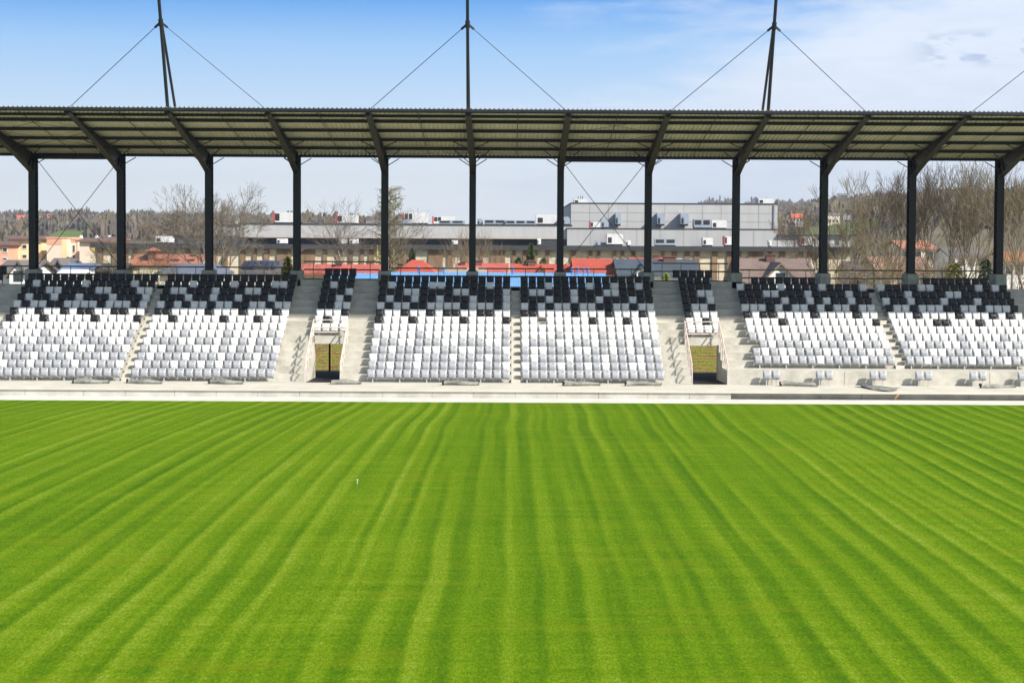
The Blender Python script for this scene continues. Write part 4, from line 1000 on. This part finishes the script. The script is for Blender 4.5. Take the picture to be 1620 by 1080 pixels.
# ------------------------------------------------------------------ trees
bark_brown = mat('bark_brown', (.16, .125, .085), .9, .25, 2); bark_grey = mat('bark_grey', (.25, .215, .165), .9, .25, 2); bark_olive = mat('bark_olive', (.30, .245, .15), .9, .2, 2)
birch = mat('birch_bark', (.62, .56, .48), .8, .25, 3, col2=(.22, .19, .16), stretch=(1, 1, 3)); twig_birch = mat('birch_twig', (.22, .17, .14), .9, .2, 2); twig_tan = mat('tan_twig', (.30, .23, .15), .9, .2, 2)
def bare_tree(px, pyt, Y, label, seed, spread=.5, trunk=.16, lean=0, forks=1, bark=bark_brown, twigm=None, zb=None, levels=5, droop=0, dens=.6, first=.22, upright=.3, name='bare_tree', group='bare trees behind the stand', twr=.009):
    rn = random.Random(seed); x = xat(px, Y); zb = ground_z(Y) if zb is None else zb; H = zat(px, pyt, Y)-zb
    t = thing(name, label, 'tree', (x, Y, zb), group)
    tr = MB(); cr = MB()
    def rec(p, d, L, r, lv):
        nseg = 3 if lv < 3 else 2; q = p
        for i in range(nseg):
            d = (d+Vector((rn.gauss(0, .13), rn.gauss(0, .13), rn.gauss(0, .05)+(upright*.12 if not droop or lv < 3 else -droop*.3)))).normalized()
            e = q+d*(L/nseg); r2 = r*(.84 if nseg == 3 else .75)
            (tr if lv <= 1 else cr).tube(q, e, max(r, twr), max(r2, twr*.8), 7 if lv == 0 else 5 if lv < 2 else 3, 0, False)
            if lv < levels and (lv > 0 or i > 0) and rn.random() < dens:
                ang = rn.uniform(0, 6.28); a = d.orthogonal().normalized(); bb = d.cross(a)
                side = (a*math.cos(ang)+bb*math.sin(ang))
                nd = (d*.9+side*rn.uniform(.4, .85)*(.5+spread)+Vector((0, 0, upright*.6))).normalized()
                rec(e, nd, L*rn.uniform(.55, .8), r2*rn.uniform(.5, .68), lv+1)
            q = e; r = r2
        if lv < levels:
            for _ in range(2):
                ang = rn.uniform(0, 6.28); a = d.orthogonal().normalized(); bb = d.cross(a)
                nd = (d+(a*math.cos(ang)+bb*math.sin(ang))*rn.uniform(.25, .6)*(.5+spread)+Vector((0, 0, upright*.3))).normalized()
                rec(q, nd, L*rn.uniform(.6, .82), r*rn.uniform(.6, .8), lv+1)
    for k in range(forks):
        a = rn.uniform(0, 6.28) if forks > 1 else 0; w = .22*spread if forks > 1 else 0
        d = Vector((math.cos(a)*w*2+lean, math.sin(a)*w*2, 1)).normalized()
        rec(Vector((math.cos(a)*w*.6, math.sin(a)*w*.6, -.3)), d, H*.36, trunk*(1 if forks == 1 else .75), 0)
    # fit height
    zmax = max(p[2] for p in cr.v+tr.v); f = H/zmax
    for m_ in (tr, cr): m_.v = [(a*f, b*f, c*f) for a, b, c in m_.v]
    tr.build('trunk', bark, t, True); cr.build('crown', twigm or bark, t, True)
    return t
bare_tree(352, 283, 160, 'tall wide bare tree with spreading limbs, right of the orange roof', 27, .55, .36, 0, 3, bark_brown, bark_grey, upright=.30, levels=6, twr=.016, dens=.62)
bare_tree(228, 330, 150, 'smaller bare tree in front of the orange roof', 5, .75, .15, 0, 2, bark_olive, bark_brown, levels=5)
bare_tree(521, 322, 165, 'white barked birch with drooping twigs, left of the pair', 9, .45, .13, 0, 1, birch, twig_birch, levels=5, droop=.25, name='birch_tree', group='birches behind the stand')
bare_tree(562, 304, 168, 'white barked birch with drooping twigs, right and taller of the pair', 17, .4, .14, 0, 1, birch, twig_birch, levels=5, droop=.25, name='birch_tree', group='birches behind the stand')
bare_tree(484, 392, 128, 'low tangle of pale bare branches left of the birches', 33, 1.0, .08, 0, 3, twig_tan, twig_tan, levels=4, name='bare_shrub')
for i, (px, pyt, sd) in enumerate(((723, 362, 41), (731, 353, 42), (739, 350, 43), (746, 356, 44), (755, 364, 45), (772, 372, 46))):
    bare_tree(px, pyt, 200, ['leftmost thin sapling in the row behind the middle column', 'second thin sapling left of the middle column', 'tallest thin sapling just left of the middle column', 'thin sapling hidden partly by the middle column', 'thin sapling right of the middle column', 'rightmost reddish sapling of the row'][i], sd, .15, .09, 0, 2, twig_tan, twig_tan, levels=3, upright=.8, name='bare_sapling', group='saplings before the factory wall')
RT = [(1262, 318, 250, 'thin bare tree left of the tenth column, against the factory wing', 51, .3, bark_brown, 5),
      (1322, 268, 138, 'slender bare tree right of the tenth column', 52, .22, bark_grey, 5),
      (1294, 342, 145, 'short bushy bare tree left of the tenth column', 53, .4, bark_olive, 5),
      (1352, 350, 135, 'low olive twigged tree before the plum roof', 54, .35, bark_olive, 5),
      (1396, 282, 150, 'leaning bare tree left of the eleventh column', 55, .5, bark_brown, 5),
      (1423, 262, 142, 'tall bare tree just left of the eleventh column', 56, .35, bark_olive, 5),
      (1463, 258, 136, 'tall bare tree just right of the eleventh column', 57, .22, bark_brown, 5),
      (1488, 254, 146, 'olive barked tall tree, second right of the eleventh column', 58, .2, bark_olive, 5),
      (1512, 252, 140, 'tall bare tree midway between the last two columns', 59, .2, bark_brown, 5),
      (1537, 248, 135, 'dark forked tree left of the last column', 60, .3, bark_brown, 5),
      (1560, 250, 150, 'olive twigged tree close left of the last column', 61, .22, bark_olive, 5),
      (1600, 270, 140, 'bare tree right of the last column', 62, .4, bark_olive, 5),
      (1632, 255, 132, 'bare tree cut by the right frame edge', 63, .3, bark_brown, 5)]
for px, pyt, Y, lab, sd, sp, bk, lv in RT:
    bare_tree(px, pyt, Y, lab, sd, sp, .17, 0, 2, bk, random.Random(sd).choice((bk, bark_olive, bark_brown)), levels=lv, upright=.55, twr=.0145, dens=.57)
bare_tree(1485, 372, 128, 'white trunked young birch among the right hand trees', 71, .3, .14, 0, 1, birch, twig_birch, levels=4, name='birch_tree', group='birches behind the stand')
for i, (px, pyt, Y, lab) in enumerate(((1336, 398, 128, 'low brown thicket beside the tenth column'), (1378, 396, 127, 'low brown thicket between tenth and eleventh columns'), (1412, 392, 129, 'low olive thicket left of the eleventh column'),
        (1455, 385, 128, 'low thicket right of the eleventh column'), (1505, 388, 127, 'low thicket under the tall trees'), (1548, 384, 129, 'low thicket left of the last column'), (1602, 386, 127, 'low thicket right of the last column'), (205, 412, 140, 'low bush beside the second column'), (240, 415, 132, 'low olive bush behind the left stair'))):
    bare_tree(px, pyt, Y, lab, 80+i, 1.0, .06, 0, 4, bark_olive if i % 2 else bark_brown, twig_tan if i % 3 == 0 else bark_olive, levels=4, upright=.2, name='bare_shrub', group='thickets behind the stand')
# conifers / shrubs with needles
def needle_tree(px, pyt, pyb, Y, halfpx, label, seed, leaf, kind='cone', name='spruce_tree', n=2200):
    rn = random.Random(seed); top = P(px, pyt, Y); zb = ground_z(Y); H = top.z-zb; w = halfpx*Y/F; z0 = zat(px, pyb, Y)-zb
    t = thing(name, label, 'tree', (top.x, Y, zb)); MB().tube((0, 0, -.2), (0, 0, H*.97), .16, .02, 7).build('trunk', bark_brown, t)
    c = MB(); c2 = MB()
    lo = max(0, z0-1.5)
    for k in range(n):
        u = rn.random()**1.0; z = lo+(H-lo)*u
        rr = w*((1-u)**.8 if kind == 'cone' else math.sqrt(max(0, 1-(2*u-1)**2*.95))**1.0)
        rr *= .55+.5*abs(math.sin(z*4.3+rn.uniform(-.3, .3)))
        a = rn.uniform(0, 6.28); q = rr*math.sqrt(rn.uniform(.15, 1)); lump = .8+.3*math.sin(a*3+z*2)
        x, y = math.cos(a)*q*lump, math.sin(a)*q*lump; s = rn.uniform(.08, .2)
        dx, dy, dz = rn.uniform(-1, 1)*s, rn.uniform(-1, 1)*s, rn.uniform(-.4, .4)*s
        c.add([(x, y, z), (x+dx+math.cos(a)*s, y+dy+math.sin(a)*s, z+dz-.05), (x-dx*.7, y-dy*.7, z+s*.9)], [(0, 1, 2)])
    c.build('crown', leaf, t)
needle_tree(652, 395, 420, 185, 14, 'dark green spruce above the red pyramid roof', 1, mat('spruce_needle', (.035, .075, .03), .8, .3, 3), 'cone', n=3500)
needle_tree(840, 386, 418, 190, 14, 'round green conifer between middle and seventh columns', 2, mat('fresh_needle', (.075, .115, .03), .8, .3, 3), 'cone', n=3000)
needle_tree(455, 408, 432, 122, 17, 'wide olive green conifer left of the fourth column', 3, mat('olive_needle', (.09, .10, .02), .8, .3, 3), 'cone', n=3000)
needle_tree(820, 408, 420, 186, 7, 'low green bush left of the round conifer', 4, MT['fresh_needle'], 'round', 'green_bush', 700)
needle_tree(860, 409, 420, 186, 7, 'low green bush right of the round conifer', 5, MT['fresh_needle'], 'round', 'green_bush', 700)
needle_tree(1053, 434, 444, 118, 6, 'yellow green bush behind the seats over the right tunnel', 6, mat('lime_leaf', (.26, .30, .03), .8, .2, 3), 'round', 'green_bush', 500)
needle_tree(1510, 418, 440, 125, 18, 'yellow green bush under the tall right hand trees', 7, mat('spring_leaf', (.20, .20, .04), .8, .2, 3), 'round', 'green_bush', 1300)
needle_tree(1560, 412, 440, 124, 12, 'dark green bush left of the last column', 8, MT['spruce_needle'], 'round', 'green_bush', 900)
# larch: layered sparse crown behind the fifth column
def larch(px, pyt, Y, label, seed):
    rn = random.Random(seed); x = xat(px, Y); zb = ground_z(Y); H = zat(px, pyt, Y)-zb
    t = thing('larch_tree', label, 'tree', (x, Y, zb)); MB().tube((0, 0, -.2), (0, 0, H), .2, .03, 7).build('trunk', bark_grey, t)
    c = MB(); z = H*.3
    while z < H:
        for k in range(3):
            a = rn.uniform(0, 6.28); L = 2.6*(1-(z/H)**2*.62)*rn.uniform(.7, 1.1); p = Vector((0, 0, z)); d = Vector((math.cos(a), math.sin(a), .15))
            for i in range(5):
                q = p+d*(L/5); c.tube(p, q, .045-.006*i, .04-.006*i, 4, 0, False); d.z += .10
                for _ in range(5):
                    e = q+Vector((rn.gauss(0, .22), rn.gauss(0, .22), rn.gauss(-.12, .2))); c.tube(q, e, .016, .012, 3, 0, False)
                    e2 = e+Vector((rn.gauss(0, .14), rn.gauss(0, .14), rn.gauss(-.05, .12))); c.tube(e, e2, .014, .010, 3, 0, False)
                p = q
        z += rn.uniform(.22, .42)
    c.build('crown', mat('larch_twig', (.19, .17, .085), .9, .2, 2), t)
larch(617, 298, 175, 'tall layered larch with yellowish twigs behind the fifth column', 4)
bare_tree(596, 318, 172, 'fine twigged bare tree just left of the fifth column', 91, .4, .12, 0, 2, bark_grey, bark_grey, levels=5)

# ------------------------------------------------------------------ haze
hz = MB().box(-2600, 2600, -30, 4700, -3, 190).build('haze', [])
hz['kind'] = 'stuff'; hz['label'] = 'thin pale haze over the town and hills'
hm_ = bpy.data.materials.new('haze_air'); hm_.use_nodes = True; t = hm_.node_tree; t.nodes.clear()
pv = N(t, 'ShaderNodeVolumePrincipled', inp={'Color': (.86, .93, 1.0, 1), 'Density': HAZE, 'Anisotropy': .35})
mo = N(t, 'ShaderNodeOutputMaterial'); t.links.new(pv.outputs[0], mo.inputs['Volume']); hz.data.materials.append(hm_)
